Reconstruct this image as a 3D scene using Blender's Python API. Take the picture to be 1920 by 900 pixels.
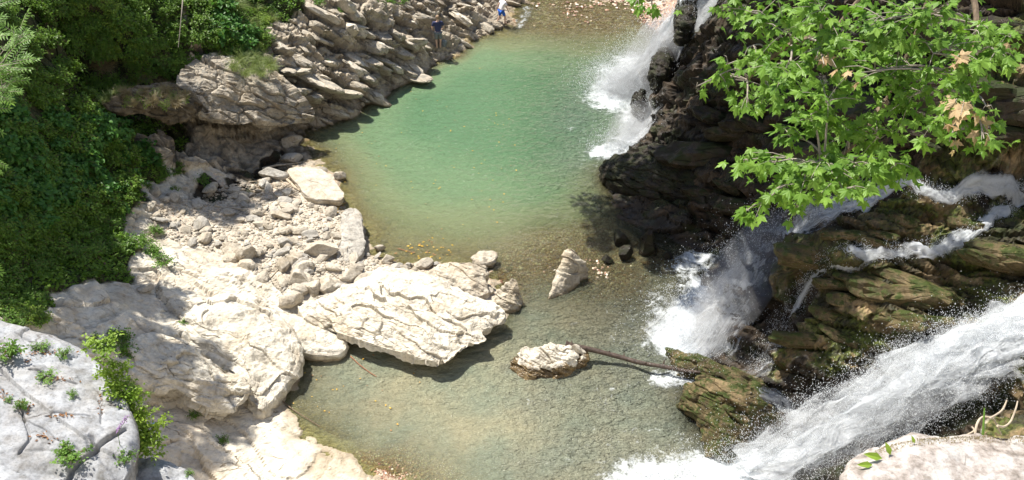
import bpy, math, random
import numpy as np
from mathutils import Vector, Matrix, noise as mn

random.seed(7)
RNG = np.random.default_rng(11)
S = bpy.context.scene
for o in list(bpy.data.objects):
    bpy.data.objects.remove(o)
COL = S.collection

# ------------------------------------------------------------------ camera
FPX = 1884.0          # focal length in photograph pixels (1920 wide)
PITCH = math.radians(35.5)
CAMZ = 21.5
cd = bpy.data.cameras.new('camera')
cd.sensor_width = 36.0
cd.lens = 36.0 * FPX / 1920.0
cd.clip_start = 0.1
cd.clip_end = 1000
cam = bpy.data.objects.new('camera', cd)
COL.objects.link(cam)
cam.location = (0, 0, CAMZ)
cam.rotation_euler = (math.pi / 2 - PITCH, 0, 0)
S.camera = cam

# ------------------------------------------------------------------ light
SUN_EL = math.radians(60)
SUN_AZ = math.radians(-46)          # clockwise from +Y
SUNV = np.array([math.sin(SUN_AZ) * math.cos(SUN_EL), math.cos(SUN_AZ) * math.cos(SUN_EL), math.sin(SUN_EL)])
w = bpy.data.worlds.new('World')
S.world = w
w.use_nodes = True
nt = w.node_tree
nt.nodes.clear()
sky = nt.nodes.new('ShaderNodeTexSky')
sky.sky_type = 'NISHITA'
sky.sun_disc = False
sky.sun_elevation = SUN_EL
sky.sun_rotation = SUN_AZ
bg = nt.nodes.new('ShaderNodeBackground')
bg.inputs[1].default_value = 0.11
wo = nt.nodes.new('ShaderNodeOutputWorld')
nt.links.new(sky.outputs[0], bg.inputs[0])
nt.links.new(bg.outputs[0], wo.inputs[0])
sl = bpy.data.lights.new('sun', 'SUN')
sl.energy = 5.0
sl.angle = math.radians(0.55)
sl.color = (1.0, 0.955, 0.87)
so = bpy.data.objects.new('sun', sl)
COL.objects.link(so)
so.location = (0, 0, 60)
so.rotation_euler = Vector(-SUNV).to_track_quat('-Z', 'Y').to_euler()
S.view_settings.view_transform = 'Standard'
S.view_settings.look = 'None'
S.view_settings.exposure = 0.93
S.view_settings.gamma = 1.0
S.render.engine = 'CYCLES'
S.cycles.max_bounces = 6
S.cycles.transparent_max_bounces = 16
S.cycles.sample_clamp_indirect = 4.0
S.cycles.sample_clamp_direct = 12.0

# ------------------------------------------------------------------ maths helpers
CP, SP = math.cos(PITCH), math.sin(PITCH)


def U(px, py, z):
    """point of the place seen at photo pixel (px,py) when its height is z"""
    u = (px - 960.0) / FPX
    v = (450.0 - py) / FPX
    s = (CAMZ - z) / (SP - v * CP)
    return np.array([u * s, s * (CP + v * SP), z])


def UD(px, py, s):
    u = (px - 960.0) / FPX
    v = (450.0 - py) / FPX
    return np.array([u * s, s * (CP + v * SP), CAMZ - s * (SP - v * CP)])


def hash3(ix, iy, iz, seed=0):
    h = (ix.astype(np.int64) * 374761393 + iy.astype(np.int64) * 668265263 + iz.astype(np.int64) * 2147483647 + seed * 974634777) & 0xFFFFFFFF
    h = ((h ^ (h >> 13)) * 1274126177) & 0xFFFFFFFF
    h = ((h ^ (h >> 16)) * 2246822519) & 0xFFFFFFFF
    return ((h ^ (h >> 15)) & 0xFFFFFF) / float(0x1000000)


def vnoise(P, seed=0):
    I = np.floor(P).astype(np.int64)
    f = P - I
    f = f * f * (3 - 2 * f)
    r = 0
    for dx in (0, 1):
        wx = f[:, 0] if dx else 1 - f[:, 0]
        for dy in (0, 1):
            wy = f[:, 1] if dy else 1 - f[:, 1]
            for dz in (0, 1):
                wz = f[:, 2] if dz else 1 - f[:, 2]
                r = r + wx * wy * wz * hash3(I[:, 0] + dx, I[:, 1] + dy, I[:, 2] + dz, seed)
    return r * 2 - 1


def fbm(P, octv=4, seed=0, gain=0.5):
    r = 0
    a = 1.0
    P = P.copy()
    for k in range(octv):
        r = r + a * vnoise(P, seed + k)
        P = P * 2.03 + 17.3
        a *= gain
    return r


def voronoi(Q, seed=0):
    """returns F1, F2, id-random, vector to nearest"""
    I = np.floor(Q).astype(np.int64)
    n = len(Q)
    f1 = np.full(n, 9.0)
    f2 = np.full(n, 9.0)
    rid = np.zeros(n)
    vec = np.zeros((n, 3))
    for dx in (-1, 0, 1):
        for dy in (-1, 0, 1):
            for dz in (-1, 0, 1):
                jx, jy, jz = I[:, 0] + dx, I[:, 1] + dy, I[:, 2] + dz
                cx = jx + 0.1 + 0.8 * hash3(jx, jy, jz, seed)
                cy = jy + 0.1 + 0.8 * hash3(jx, jy, jz, seed + 1)
                cz = jz + 0.1 + 0.8 * hash3(jx, jy, jz, seed + 2)
                vx, vy, vz = Q[:, 0] - cx, Q[:, 1] - cy, Q[:, 2] - cz
                d = vx * vx + vy * vy + vz * vz
                closer = d < f1
                f2 = np.where(closer, f1, np.minimum(f2, d))
                if closer.any():
                    rid[closer] = hash3(jx[closer], jy[closer], jz[closer], seed + 3)
                    vec[closer, 0] = vx[closer]
                    vec[closer, 1] = vy[closer]
                    vec[closer, 2] = vz[closer]
                f1 = np.where(closer, d, f1)
    return np.sqrt(f1), np.sqrt(f2), rid, vec


def norm(v):
    v = np.asarray(v, float)
    return v / np.linalg.norm(v)


def sstep(a, b, x):
    t = np.clip((x - a) / (b - a), 0, 1)
    return t * t * (3 - 2 * t)


# bedding axes: beds run to the right and towards the camera
BN = norm([0.34, 0.44, 0.83])
BT = norm(np.array([0.80, -0.58, 0.0]) - BN * (BN @ np.array([0.80, -0.58, 0.0])))
BC = np.cross(BN, BT)
BB = np.stack([BT, BC, BN])
RN = norm([0.20, 0.47, 0.86])       # flatter, thicker beds on the right bank
RT = norm(np.array([0.93, -0.37, 0.0]) - RN * (RN @ np.array([0.93, -0.37, 0.0])))
RC = np.cross(RN, RT)
BBR = np.stack([RT, RC, RN])


def fracture(P, size, seed, long=1.7, thin=0.38, tilt=0.5, crease=0.30, basis=None):
    """broken bedded rock: returns displacement (unit = size) and tone"""
    W = P + 0.22 * size * np.stack([vnoise(P / size * 1.3 + 5, seed + 20), vnoise(P / size * 1.3 + 25, seed + 21), vnoise(P / size * 1.3 + 55, seed + 22)], 1)
    Q = W @ (BB if basis is None else basis).T
    Q = Q / (np.array([long, 1.0, thin]) * size)
    f1, f2, rid, vec = voronoi(Q, seed)
    r2 = np.modf(rid * 57.31)[0]
    r3 = np.modf(rid * 133.7)[0]
    d = (rid - 0.5) + tilt * ((r2 - 0.5) * vec[:, 0] + (r3 - 0.5) * vec[:, 1])
    gap = np.clip((f2 - f1) / 0.10, 0, 1)
    return d - crease * (1 - gap), rid, gap


def vnormals(V, F):
    a, b, c = V[F[:, 0]], V[F[:, 1]], V[F[:, 2]]
    fn = np.cross(b - a, c - a)
    N = np.zeros_like(V)
    for k in range(F.shape[1]):
        for ax in range(3):
            N[:, ax] += np.bincount(F[:, k], fn[:, ax], len(V))
    L = np.linalg.norm(N, axis=1)
    L[L == 0] = 1
    return N / L[:, None]


def mesh_np(name, V, F, mats=None, smooth=False, attrs=None, fmat=None):
    me = bpy.data.meshes.new(name)
    V = np.ascontiguousarray(V, dtype=np.float32)
    F = np.ascontiguousarray(F, dtype=np.int32)
    k = F.shape[1]
    me.vertices.add(len(V))
    me.vertices.foreach_set('co', V.ravel())
    me.loops.add(F.size)
    me.loops.foreach_set('vertex_index', F.ravel())
    me.polygons.add(len(F))
    me.polygons.foreach_set('loop_start', np.arange(0, F.size, k, dtype=np.int32))
    me.polygons.foreach_set('use_smooth', np.full(len(F), smooth, dtype=bool))
    if attrs:
        for n, a in attrs.items():
            at = me.attributes.new(n, 'FLOAT', 'POINT')
            at.data.foreach_set('value', np.ascontiguousarray(a, dtype=np.float32))
    if mats:
        for m in (mats if isinstance(mats, (list, tuple)) else [mats]):
            me.materials.append(m)
        if fmat is not None:
            me.polygons.foreach_set('material_index', np.ascontiguousarray(fmat, dtype=np.int32))
    me.update(calc_edges=True)
    return me


def obj(name, me, parent=None, loc=None):
    o = bpy.data.objects.new(name, me)
    COL.objects.link(o)
    if parent is not None:
        o.parent = parent
    if loc is not None:
        o.location = loc
    return o


def tag(o, label=None, cat=None, group=None, kind=None):
    if label: o['label'] = label
    if cat: o['category'] = cat
    if group: o['group'] = group
    if kind: o['kind'] = kind
    return o


def thing(name, label, cat, loc=(0, 0, 0), group=None):
    o = bpy.data.objects.new(name, None)
    COL.objects.link(o)
    o.location = loc
    o.empty_display_size = 0.2
    return tag(o, label, cat, group)


def dup(root, loc=None, rot=None, scale=None, label=None, group=None):
    r = root.copy()
    COL.objects.link(r)
    if loc is not None: r.location = loc
    if rot is not None: r.rotation_euler = rot
    if scale is not None: r.scale = (scale,) * 3 if not hasattr(scale, '__len__') else scale
    if label: r['label'] = label
    if group: r['group'] = group
    for ch in list(root.children):
        c = ch.copy()
        COL.objects.link(c)
        c.parent = r
    return r


class Acc:
    """collects triangles"""
    def __init__(self):
        self.V = []; self.F = []; self.A = []; self.n = 0

    def add(self, V, F, tone=0.5):
        V = np.asarray(V, float)
        self.V.append(V)
        self.F.append(np.asarray(F, int) + self.n)
        self.A.append(np.full(len(V), tone) if np.isscalar(tone) else tone)
        self.n += len(V)

    def mesh(self, name, mat, smooth=False):
        return mesh_np(name, np.concatenate(self.V), np.concatenate(self.F), mat, smooth, {'tone': np.concatenate(self.A)})


def tube(pts, rads, sides=7):
    """triangulated tapered tube"""
    pts = np.asarray(pts, float)
    n = len(pts)
    V = []
    for i in range(n):
        d = norm(pts[min(i + 1, n - 1)] - pts[max(i - 1, 0)] + 1e-9)
        a = norm(np.cross(d, [0.31, 0.17, 0.93]))
        b = np.cross(d, a)
        for k in range(sides):
            t = 2 * math.pi * k / sides
            V.append(pts[i] + rads[i] * (math.cos(t) * a + math.sin(t) * b))
    F = []
    for i in range(n - 1):
        for k in range(sides):
            p, q = i * sides + k, i * sides + (k + 1) % sides
            F.append((p, q, q + sides)); F.append((p, q + sides, p + sides))
    V.append(pts[0]); V.append(pts[-1])
    for k in range(sides):
        F.append((len(V) - 2, (k + 1) % sides, k))
        F.append((len(V) - 1, (n - 1) * sides + k, (n - 1) * sides + (k + 1) % sides))
    return np.array(V), np.array(F)


def spline(pts, n):
    pts = np.asarray(pts, float)
    m = len(pts)
    t = np.linspace(0, m - 1, n)
    i = np.clip(t.astype(int), 0, m - 2)
    f = (t - i)[:, None]
    p0 = pts[np.clip(i - 1, 0, m - 1)]; p1 = pts[i]; p2 = pts[i + 1]; p3 = pts[np.clip(i + 2, 0, m - 1)]
    return 0.5 * ((2 * p1) + (-p0 + p2) * f + (2 * p0 - 5 * p1 + 4 * p2 - p3) * f ** 2 + (-p0 + 3 * p1 - 3 * p2 + p3) * f ** 3)


# ------------------------------------------------------------------ materials
class NM:
    def __init__(self, name):
        self.m = bpy.data.materials.new(name)
        self.m.use_nodes = True
        self.t = self.m.node_tree
        self.t.nodes.clear()
        self.out = self.t.nodes.new('ShaderNodeOutputMaterial')

    def n(self, typ, ins=None, **kw):
        nd = self.t.nodes.new(typ)
        for k, v in kw.items():
            setattr(nd, k, v)
        if ins:
            for k, v in ins.items():
                self.set(nd.inputs[k], v)
        return nd

    def set(self, sock, v):
        if isinstance(v, bpy.types.NodeSocket):
            self.t.links.new(v, sock)
        elif isinstance(v, bpy.types.Node):
            self.t.links.new(v.outputs[0], sock)
        else:
            if hasattr(v, '__len__') and len(v) == 3 and len(sock.default_value) == 4:
                v = (*v, 1)
            sock.default_value = v

    def pos(self):
        if not hasattr(self, '_pos'):
            self._pos = self.n('ShaderNodeTexCoord').outputs['Object']
        return self._pos

    def geopos(self):
        return self.n('ShaderNodeNewGeometry').outputs['Position']

    def noise(self, scale, detail=4, rough=0.55, vec=None, dist=0.0):
        nd = self.n('ShaderNodeTexNoise', {'Scale': scale, 'Detail': detail, 'Roughness': rough, 'Distortion': dist})
        self.set(nd.inputs['Vector'], vec if vec is not None else self.pos())
        return nd.outputs['Fac']

    def mapping(self, scale=(1, 1, 1), rot=(0, 0, 0), vec=None):
        nd = self.n('ShaderNodeMapping')
        self.set(nd.inputs['Vector'], vec if vec is not None else self.pos())
        nd.inputs['Scale'].default_value = scale
        nd.inputs['Rotation'].default_value = rot
        return nd.outputs[0]

    def attr(self, name):
        return self.n('ShaderNodeAttribute', attribute_name=name).outputs['Fac']

    def ramp(self, fac, stops):
        nd = self.n('ShaderNodeValToRGB')
        self.set(nd.inputs[0], fac)
        el = nd.color_ramp.elements
        while len(el) > 1: el.remove(el[-1])
        for i, (p, c) in enumerate(stops):
            e = el[0] if i == 0 else el.new(p)
            e.position = p
            if not hasattr(c, '__len__'): c = (c, c, c)
            e.color = (*c, 1)
        return nd.outputs[0]

    def mix(self, fac, a, b, mode='MIX'):
        nd = self.n('ShaderNodeMix', data_type='RGBA', blend_type=mode)
        self.set(nd.inputs[0], fac)
        self.set(nd.inputs[6], a)
        self.set(nd.inputs[7], b)
        return nd.outputs[2]

    def math(self, op, a, b=0.0, clamp=False):
        nd = self.n('ShaderNodeMath', operation=op, use_clamp=clamp)
        self.set(nd.inputs[0], a)
        self.set(nd.inputs[1], b)
        return nd.outputs[0]

    def bump(self, h, strength=0.5, dist=0.05, normal=None):
        nd = self.n('ShaderNodeBump', {'Strength': strength, 'Distance': dist})
        self.set(nd.inputs['Height'], h)
        if normal is not None: self.set(nd.inputs['Normal'], normal)
        return nd.outputs[0]

    def bsdf(self, color, rough=0.8, normal=None, spec=0.4, **kw):
        nd = self.n('ShaderNodeBsdfPrincipled')
        self.set(nd.inputs['Base Color'], color)
        self.set(nd.inputs['Roughness'], rough)
        self.set(nd.inputs['Specular IOR Level'], spec)
        if normal is not None: self.set(nd.inputs['Normal'], normal)
        for k, v in kw.items(): self.set(nd.inputs[k], v)
        return nd

    def finish(self, sh):
        self.set(self.out.inputs[0], sh.outputs[0] if isinstance(sh, bpy.types.Node) else sh)
        return self.m


def rock_colour(N, light, mid, dark, vec=None):
    """mottled stone colour"""
    a = N.noise(1.3, 6, 0.62, vec)
    b = N.noise(7.0, 6, 0.7, vec)
    c = N.ramp(a, [(0.30, dark), (0.46, mid), (0.62, light)])
    c2 = N.ramp(b, [(0.28, 0.55), (0.5, 0.92), (0.7, 1.06)])
    c = N.mix(1.0, c, c2, 'MULTIPLY')
    t = N.ramp(N.attr('tone'), [(0.0, 0.78), (0.5, 0.97), (1.0, 1.1)])
    return N.mix(1.0, c, t, 'MULTIPLY')


def crack_mask(N, vec, scale=1.0):
    """thin dirt-filled fissures, long along the bedding"""
    mp = N.mapping((0.45 * scale, 1.5 * scale, 3.0 * scale), (0.5, -0.35, -0.62), vec)
    wv = N.mix(0.28, mp, N.n('ShaderNodeTexNoise', {'Scale': 3.0, 'Detail': 4, 'Vector': mp}).outputs['Color'], 'ADD')
    vo = N.n('ShaderNodeTexVoronoi', {'Scale': 1.0}, feature='DISTANCE_TO_EDGE')
    N.set(vo.inputs['Vector'], wv)
    line = N.ramp(vo.outputs['Distance'], [(0.0, 1), (0.012, .8), (0.028, 0)])
    return N.math('MULTIPLY', line, N.ramp(N.noise(1.1, 4, .65, vec), [(0.53, 0), (0.62, .85)]))


def mat_stone(name, light, mid, dark, rough=0.85, bumpd=0.03, wet=False, scale=1.0, lich=None, moss=None):
    N = NM(name)
    v = N.mapping((scale,) * 3)
    c = rock_colour(N, light, mid, dark, v)
    if lich:
        m = N.ramp(N.noise(3.1 * scale, 5, 0.7, v), [(0.52, 0), (0.60, 1)])
        c = N.mix(m, c, lich)
    if moss:
        g = N.n('ShaderNodeNewGeometry').outputs['Normal']
        z = N.n('ShaderNodeSeparateXYZ', {0: g}).outputs['Z']
        k = N.math('MULTIPLY', N.ramp(N.noise(2.3 * scale, 6, 0.7, v), [(0.44, 0), (0.56, 1)]), N.ramp(z, [(0.0, 0.55), (0.5, 1)]))
        c = N.mix(k, c, N.mix(N.noise(30, 3, 0.6), moss, tuple(x * 0.45 for x in moss)))
    if not wet:
        st_ = N.ramp(N.noise(0.9, 6, .7, N.geopos()), [(.50, 0), (.68, .5)])
        c = N.mix(st_, c, N.mix(1.0, c, (0.74, 0.62, 0.46), 'MULTIPLY'))
        pit = N.ramp(N.noise(13, 3, .5, N.geopos()), [(.66, 0), (.72, .55)])
        c = N.mix(pit, c, N.mix(1.0, c, (0.45, 0.40, 0.33), 'MULTIPLY'))
        zz = N.n('ShaderNodeSeparateXYZ', {0: N.geopos()}).outputs['Z']
        dmp = N.ramp(N.math('ADD', zz, N.math('MULTIPLY', N.noise(3, 4, 0.6, N.geopos()), 0.16)), [(0.13, .7), (0.24, 0)])
        c = N.mix(dmp, c, N.mix(1.0, c, (0.36, 0.29, 0.18), 'MULTIPLY'))
    ck = crack_mask(N, N.pos(), 1.3)
    c = N.mix(N.math('MULTIPLY', ck, .75), c, N.mix(1.0, c, (0.30, 0.24, 0.18), 'MULTIPLY'))
    h = N.math('ADD', N.noise(9 * scale, 8, 0.68, v), N.math('MULTIPLY', N.noise(34 * scale, 4, 0.6, v), 0.35))
    h = N.math('ADD', h, N.math('MULTIPLY', N.noise(1.0, 6, .7, N.mapping((2.2, 4, 15), (0.5, -0.35, -0.62))), .9))
    h = N.math('SUBTRACT', h, ck)
    nrm = N.bump(h, 0.85, bumpd)
    r = rough
    if wet:
        r = N.ramp(N.noise(4.5, 4, 0.6), [(0.36, 0.2), (0.56, 0.75)])
    return N.finish(N.bsdf(c, r, nrm, 0.22 if wet else 0.35))


PALE = ((0.68, 0.63, 0.53), (0.59, 0.54, 0.445), (0.41, 0.36, 0.285))
M_pale = mat_stone('limestone_pale', *PALE, bumpd=0.05)
M_grey = mat_stone('limestone_grey', (0.40, 0.41, 0.425), (0.32, 0.325, 0.335), (0.19, 0.185, 0.175), bumpd=0.012, scale=3.2)
M_pinkrock = mat_stone('speckled_rock', (0.56, 0.53, 0.49), (0.40, 0.35, 0.31), (0.19, 0.16, 0.13), bumpd=0.006, scale=9.0)
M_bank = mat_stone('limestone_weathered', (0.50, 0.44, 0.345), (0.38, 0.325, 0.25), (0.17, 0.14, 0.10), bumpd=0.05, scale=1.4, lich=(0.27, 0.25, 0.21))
M_stone = mat_stone('cobble_stone', (0.60, 0.54, 0.44), (0.49, 0.43, 0.34), (0.34, 0.29, 0.23), scale=2.0)
M_greystone = mat_stone('cobble_grey', (0.50, 0.465, 0.405), (0.41, 0.38, 0.33), (0.26, 0.24, 0.205), scale=2.0)
M_wetrock = mat_stone('wet_rock', (0.070, 0.050, 0.032), (0.032, 0.024, 0.016), (0.012, 0.010, 0.007), wet=True, bumpd=0.06, moss=(0.035, 0.045, 0.014))
M_mossrock = mat_stone('mossy_rock', (0.25, 0.18, 0.095), (0.10, 0.075, 0.035), (0.032, 0.025, 0.014), wet=True, bumpd=0.06, moss=(0.055, 0.075, 0.014), scale=1.2)
def _halfwet():
    N = NM('half_wet_rock')
    z = N.n('ShaderNodeSeparateXYZ', {0: N.geopos()}).outputs['Z']
    f = N.ramp(N.math('ADD', z, N.math('MULTIPLY', N.noise(2.2, 4, 0.6), 0.7)), [(0.60, 0), (0.66, 1)])
    c = N.mix(f, rock_colour(N, (0.24, 0.17, 0.08), (0.13, 0.09, 0.045), (0.05, 0.035, 0.02)), rock_colour(N, *PALE))
    return N.finish(N.bsdf(c, N.mix(f, (0.16,) * 3, (0.8,) * 3), N.bump(N.noise(9, 8, .68), .8, .05), .5))


M_halfwet = _halfwet()
M_midboulder = mat_stone('boulder_tan', (0.60, 0.54, 0.42), (0.46, 0.40, 0.31), (0.28, 0.24, 0.17), scale=1.3, bumpd=0.05)
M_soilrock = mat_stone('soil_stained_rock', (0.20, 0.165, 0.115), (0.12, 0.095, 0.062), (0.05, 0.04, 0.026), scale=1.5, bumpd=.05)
M_blackrock = mat_stone('black_wet_rock', (0.045, 0.034, 0.023), (0.022, 0.017, 0.012), (0.009, 0.007, 0.005), wet=True, bumpd=0.05, moss=(0.03, 0.034, 0.012))


def mat_leaf(name, ca, cb, trans=0.35, rough=0.42):
    N = NM(name)
    t = N.attr('tone')
    c = N.ramp(t, [(0.0, ca), (1.0, cb)])
    v = N.mix(0.5, c, N.ramp(N.noise(2.5, 2, 0.5, N.geopos()), [(0.3, tuple(x * 0.7 for x in ca)), (0.7, cb)]))
    b = N.bsdf(v, rough, None, 0.22)
    tr = N.n('ShaderNodeBsdfTranslucent')
    N.set(tr.inputs[0], N.mix(1.0, v, (1.0, 1.15, 0.55), 'MULTIPLY'))
    ms = N.n('ShaderNodeMixShader', {0: trans})
    N.set(ms.inputs[1], b.outputs[0]); N.set(ms.inputs[2], tr.outputs[0])
    return N.finish(ms)


M_leafplane = mat_leaf('plane_leaf', (0.085, 0.195, 0.022), (0.25, 0.40, 0.07), 0.42)
M_leafdry = mat_leaf('dry_leaf', (0.40, 0.26, 0.13), (0.58, 0.44, 0.27), 0.3, 0.7)
M_leafshrub = mat_leaf('shrub_leaf', (0.04, 0.125, 0.022), (0.115, 0.255, 0.05), 0.36)
M_leafsmall = mat_leaf('small_leaf', (0.055, 0.135, 0.015), (0.20, 0.32, 0.045), 0.38)
M_leaffern = mat_leaf('herb_leaf', (0.07, 0.16, 0.025), (0.19, 0.33, 0.055), 0.38)
M_leafbright = mat_leaf('bright_leaf', (0.13, 0.25, 0.03), (0.34, 0.45, 0.07), 0.4)
M_leafash = mat_leaf('ash_leaf', (0.09, 0.19, 0.04), (0.24, 0.37, 0.10), 0.4)
M_grass = mat_leaf('grass_blade', (0.09, 0.15, 0.03), (0.26, 0.30, 0.08), 0.35)
M_drygrass = mat_leaf('dry_grass', (0.20, 0.15, 0.07), (0.36, 0.28, 0.14), 0.3)
M_yellow = mat_leaf('yellow_leaf', (0.55, 0.27, 0.03), (0.72, 0.50, 0.07), 0.2)
M_litter = mat_leaf('leaf_litter', (0.16, 0.07, 0.04), (0.34, 0.19, 0.09), 0.1, 0.8)
M_purple = mat_leaf('purple_petal', (0.32, 0.18, 0.42), (0.5, 0.33, 0.6), 0.3)


def mat_plain(name, col, rough=0.7, var=0.3, scale=8, bumpd=0.01, stretch=(1, 1, 1)):
    N = NM(name)
    v = N.mapping(stretch)
    a = N.noise(scale, 5, 0.6, v)
    c = N.ramp(a, [(0.3, tuple(x * (1 - var) for x in col)), (0.7, tuple(min(1, x * (1 + var * 0.6)) for x in col))])
    return N.finish(N.bsdf(c, rough, N.bump(a, 0.6, bumpd)))


M_bark = mat_plain('bark_brown', (0.16, 0.115, 0.075), 0.9, 0.5, 14, 0.02, (1, 1, 0.3))
M_twig = mat_plain('twig_grey', (0.30, 0.26, 0.21), 0.8, 0.3, 20)
M_drift = mat_plain('driftwood_pale', (0.46, 0.38, 0.28), 0.85, 0.35, 10)
M_log = mat_plain('log_dark', (0.068, 0.046, 0.034), 0.45, 0.5, 9, 0.03)
M_stick = mat_plain('stick_red', (0.28, 0.12, 0.06), 0.7, 0.3, 9)
M_skin = mat_plain('skin', (0.55, 0.36, 0.27), 0.55, 0.08, 5, 0.001)
M_navy = mat_plain('cloth_navy', (0.035, 0.042, 0.10), 0.9, 0.25, 9, 0.01)
M_greycloth = mat_plain('cloth_grey', (0.16, 0.18, 0.19), 0.9, 0.3, 9, 0.01)
M_bluecloth = mat_plain('cloth_blue', (0.025, 0.12, 0.50), 0.85, 0.2, 9, 0.01)
M_whitecloth = mat_plain('cloth_white', (0.80, 0.76, 0.77), 0.9, 0.05, 9, 0.01)
M_hair = mat_plain('hair_brown', (0.10, 0.055, 0.03), 0.7, 0.3, 30, 0.004)
M_hairlight = mat_plain('hair_sandy', (0.30, 0.20, 0.12), 0.7, 0.3, 30, 0.004)
M_blueplastic = mat_plain('litter_blue', (0.25, 0.50, 0.62), 0.4, 0.2, 9)

# ------------------------------------------------------------------ terrain control points
# (photo px, py, height, kind)   P pale slab  G gravel beach  W wet dark cliff  V planted slope
# B river bed  R reddish gravel bed  M mossy lit rock  U weathered upper bank
CT = []


def c(kind, *pts):
    for (px, py, z) in pts:
        CT.append((U(px, py, z), kind))


# left waterline
c('U', (992, -10, .05), (985, 12, .02), (948, 52, .0), (900, 70, .0), (868, 102, .0), (800, 138, .0), (730, 176, .0), (690, 192, .0), (640, 226, .0), (580, 246, .0))
c('B', (1000, 30, -.15), (960, 75, -.22), (905, 92, -.35), (870, 125, -.4), (810, 160, -.5), (740, 200, -.5), (660, 245, -.35), (600, 265, -.2))
c('B', (900, 140, -1.1), (840, 180, -1.3), (760, 230, -1.4), (700, 260, -.95), (640, 290, -.35), (680, 320, -.6))
c('G', (578, 268, .0), (570, 300, .02), (640, 330, .0), (655, 380, .0), (688, 430, .0), (692, 475, .0), (740, 492, .0), (800, 500, .0), (880, 500, .0), (925, 520, .0), (950, 560, .0))
c('B', (700, 390, -.35), (730, 440, -.22), (800, 465, -.18), (880, 470, -.2), (620, 290, -.12), (670, 350, -.25), (780, 400, -.75), (850, 430, -.5))
c('B', (900, 330, -2.0), (860, 270, -2.2), (960, 260, -2.4), (980, 340, -2.2), (1000, 200, -1.8), (1060, 300, -2.2), (900, 390, -1.2), (1000, 400, -1.3), (960, 160, -1.3), (1080, 200, -1.5), (1060, 400, -.7), (1100, 250, -1.6), (1120, 330, -1.1))
c('B', (1000, 120, -.75), (1080, 110, -.5), (1150, 100, -.4), (950, 110, -.55), (1160, 150, -.7), (1140, 200, -1.0))
c('R', (1050, 60, -.12), (1000, 50, -.10), (1150, 60, -.12), (1220, 70, -.2), (1060, 20, -.05), (1130, 40, -.06), (1200, 30, -.06))
c('G', (1150, -5, .06), (1210, 5, .08), (1250, -20, .1), (1100, -40, .1), (1000, -60, .1))
# shallows below the pool
c('R', (990, 480, -.12), (1010, 440, -.22), (960, 510, -.07), (1020, 500, -.06), (1000, 550, -.16), (1130, 470, -.10), (1100, 540, -.10), (1180, 520, -.07), (1150, 580, -.18), (1200, 560, -.12), (1250, 500, -.10), (1050, 590, -.25), (1200, 610, -.3), (1110, 430, -.2), (1080, 465, -.1))
# lower pool
c('B', (980, 620, -.45), (900, 700, -.75), (1100, 640, -.45), (800, 720, -.6), (1000, 740, -.75), (1150, 720, -.6), (1200, 790, -.65), (1050, 800, -.6), (900, 780, -.5), (750, 760, -.45), (650, 740, -.35), (600, 710, -.25), (580, 740, -.15), (650, 800, -.18), (700, 840, -.2), (640, 690, -.45), (700, 680, -.6), (780, 700, -.7), (1250, 700, -.5), (1220, 650, -.4), (1270, 600, -.3), (1230, 540, -.2), (1240, 850, -.5), (1150, 880, -.5), (1000, 880, -.4), (1300, 900, -.5))
c('R', (760, 880, -.06), (820, 890, -.14), (740, 850, -.10), (860, 850, -.3), (700, 862, -.05))
# lower left waterline
c('P', (950, 600, .0), (860, 640, .0), (760, 650, .0), (640, 655, .0), (560, 668, .0), (553, 715, .0), (522, 757, .0), (600, 818, .0), (655, 855, .0))
c('G', (690, 885, .02), (740, 905, .03), (720, 950, .1))
# beach
c('G', (400, 380, .45), (500, 400, .32), (600, 440, .3), (450, 480, .6), (560, 510, .45), (350, 430, .8), (700, 520, .3), (850, 525, .22), (600, 380, .16), (540, 300, .12), (500, 325, .10), (480, 345, .10), (420, 350, .3), (540, 360, .2), (640, 500, .35), (760, 520, .2), (340, 390, .8), (600, 340, .12), (470, 440, .4))
# rock slope below the ledge
c('P', (320, 268, 1.35), (400, 280, .85), (480, 300, .3), (540, 270, .12), (300, 320, 1.2), (360, 300, 1.1), (430, 330, .6), (370, 340, .75), (300, 360, 1.1), (540, 240, .35), (470, 265, .4), (560, 260, .1))
c('W', (500, 320, .06), (480, 336, .07), (515, 300, .05), (440, 350, .2), (400, 360, .35))
# ledge wall and upper bank
c('U', (600, 205, .6), (640, 150, 1.3), (560, 150, 2.1), (700, 100, 1.6), (745, 130, .65), (822, 97, .35), (790, 60, 1.1), (780, 20, 1.9), (850, 35, .9), (905, 25, .5), (930, 12, .35), (700, 20, 3.2), (600, 30, 3.6), (540, 80, 3.1), (480, 145, 3.0), (690, 150, 1.0), (650, 190, .6), (860, 75, .3), (760, 95, .9), (900, -20, .9), (800, -40, 2.8), (960, -30, .5))
# planted slope
c('V', (400, 100, 3.9), (300, 170, 3.5), (300, 60, 5.1), (200, 100, 5.4), (100, 60, 7.0), (0, 60, 8.2), (200, 200, 4.2), (100, 220, 5.2), (0, 250, 6.2), (240, 260, 2.9), (250, 330, 2.1), (200, 300, 3.1), (200, 385, 2.5), (100, 330, 4.2), (100, 400, 3.6), (0, 400, 4.9), (0, 500, 4.3), (450, 40, 4.4), (520, 10, 4.1), (150, -80, 8.2), (300, -80, 6.8), (400, -80, 5.9), (600, -60, 4.7), (60, 480, 3.6), (160, 480, 2.6), (20, 560, 3.7), (230, 480, 1.8), (-150, 300, 7.6), (-150, 500, 6.0))
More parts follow.
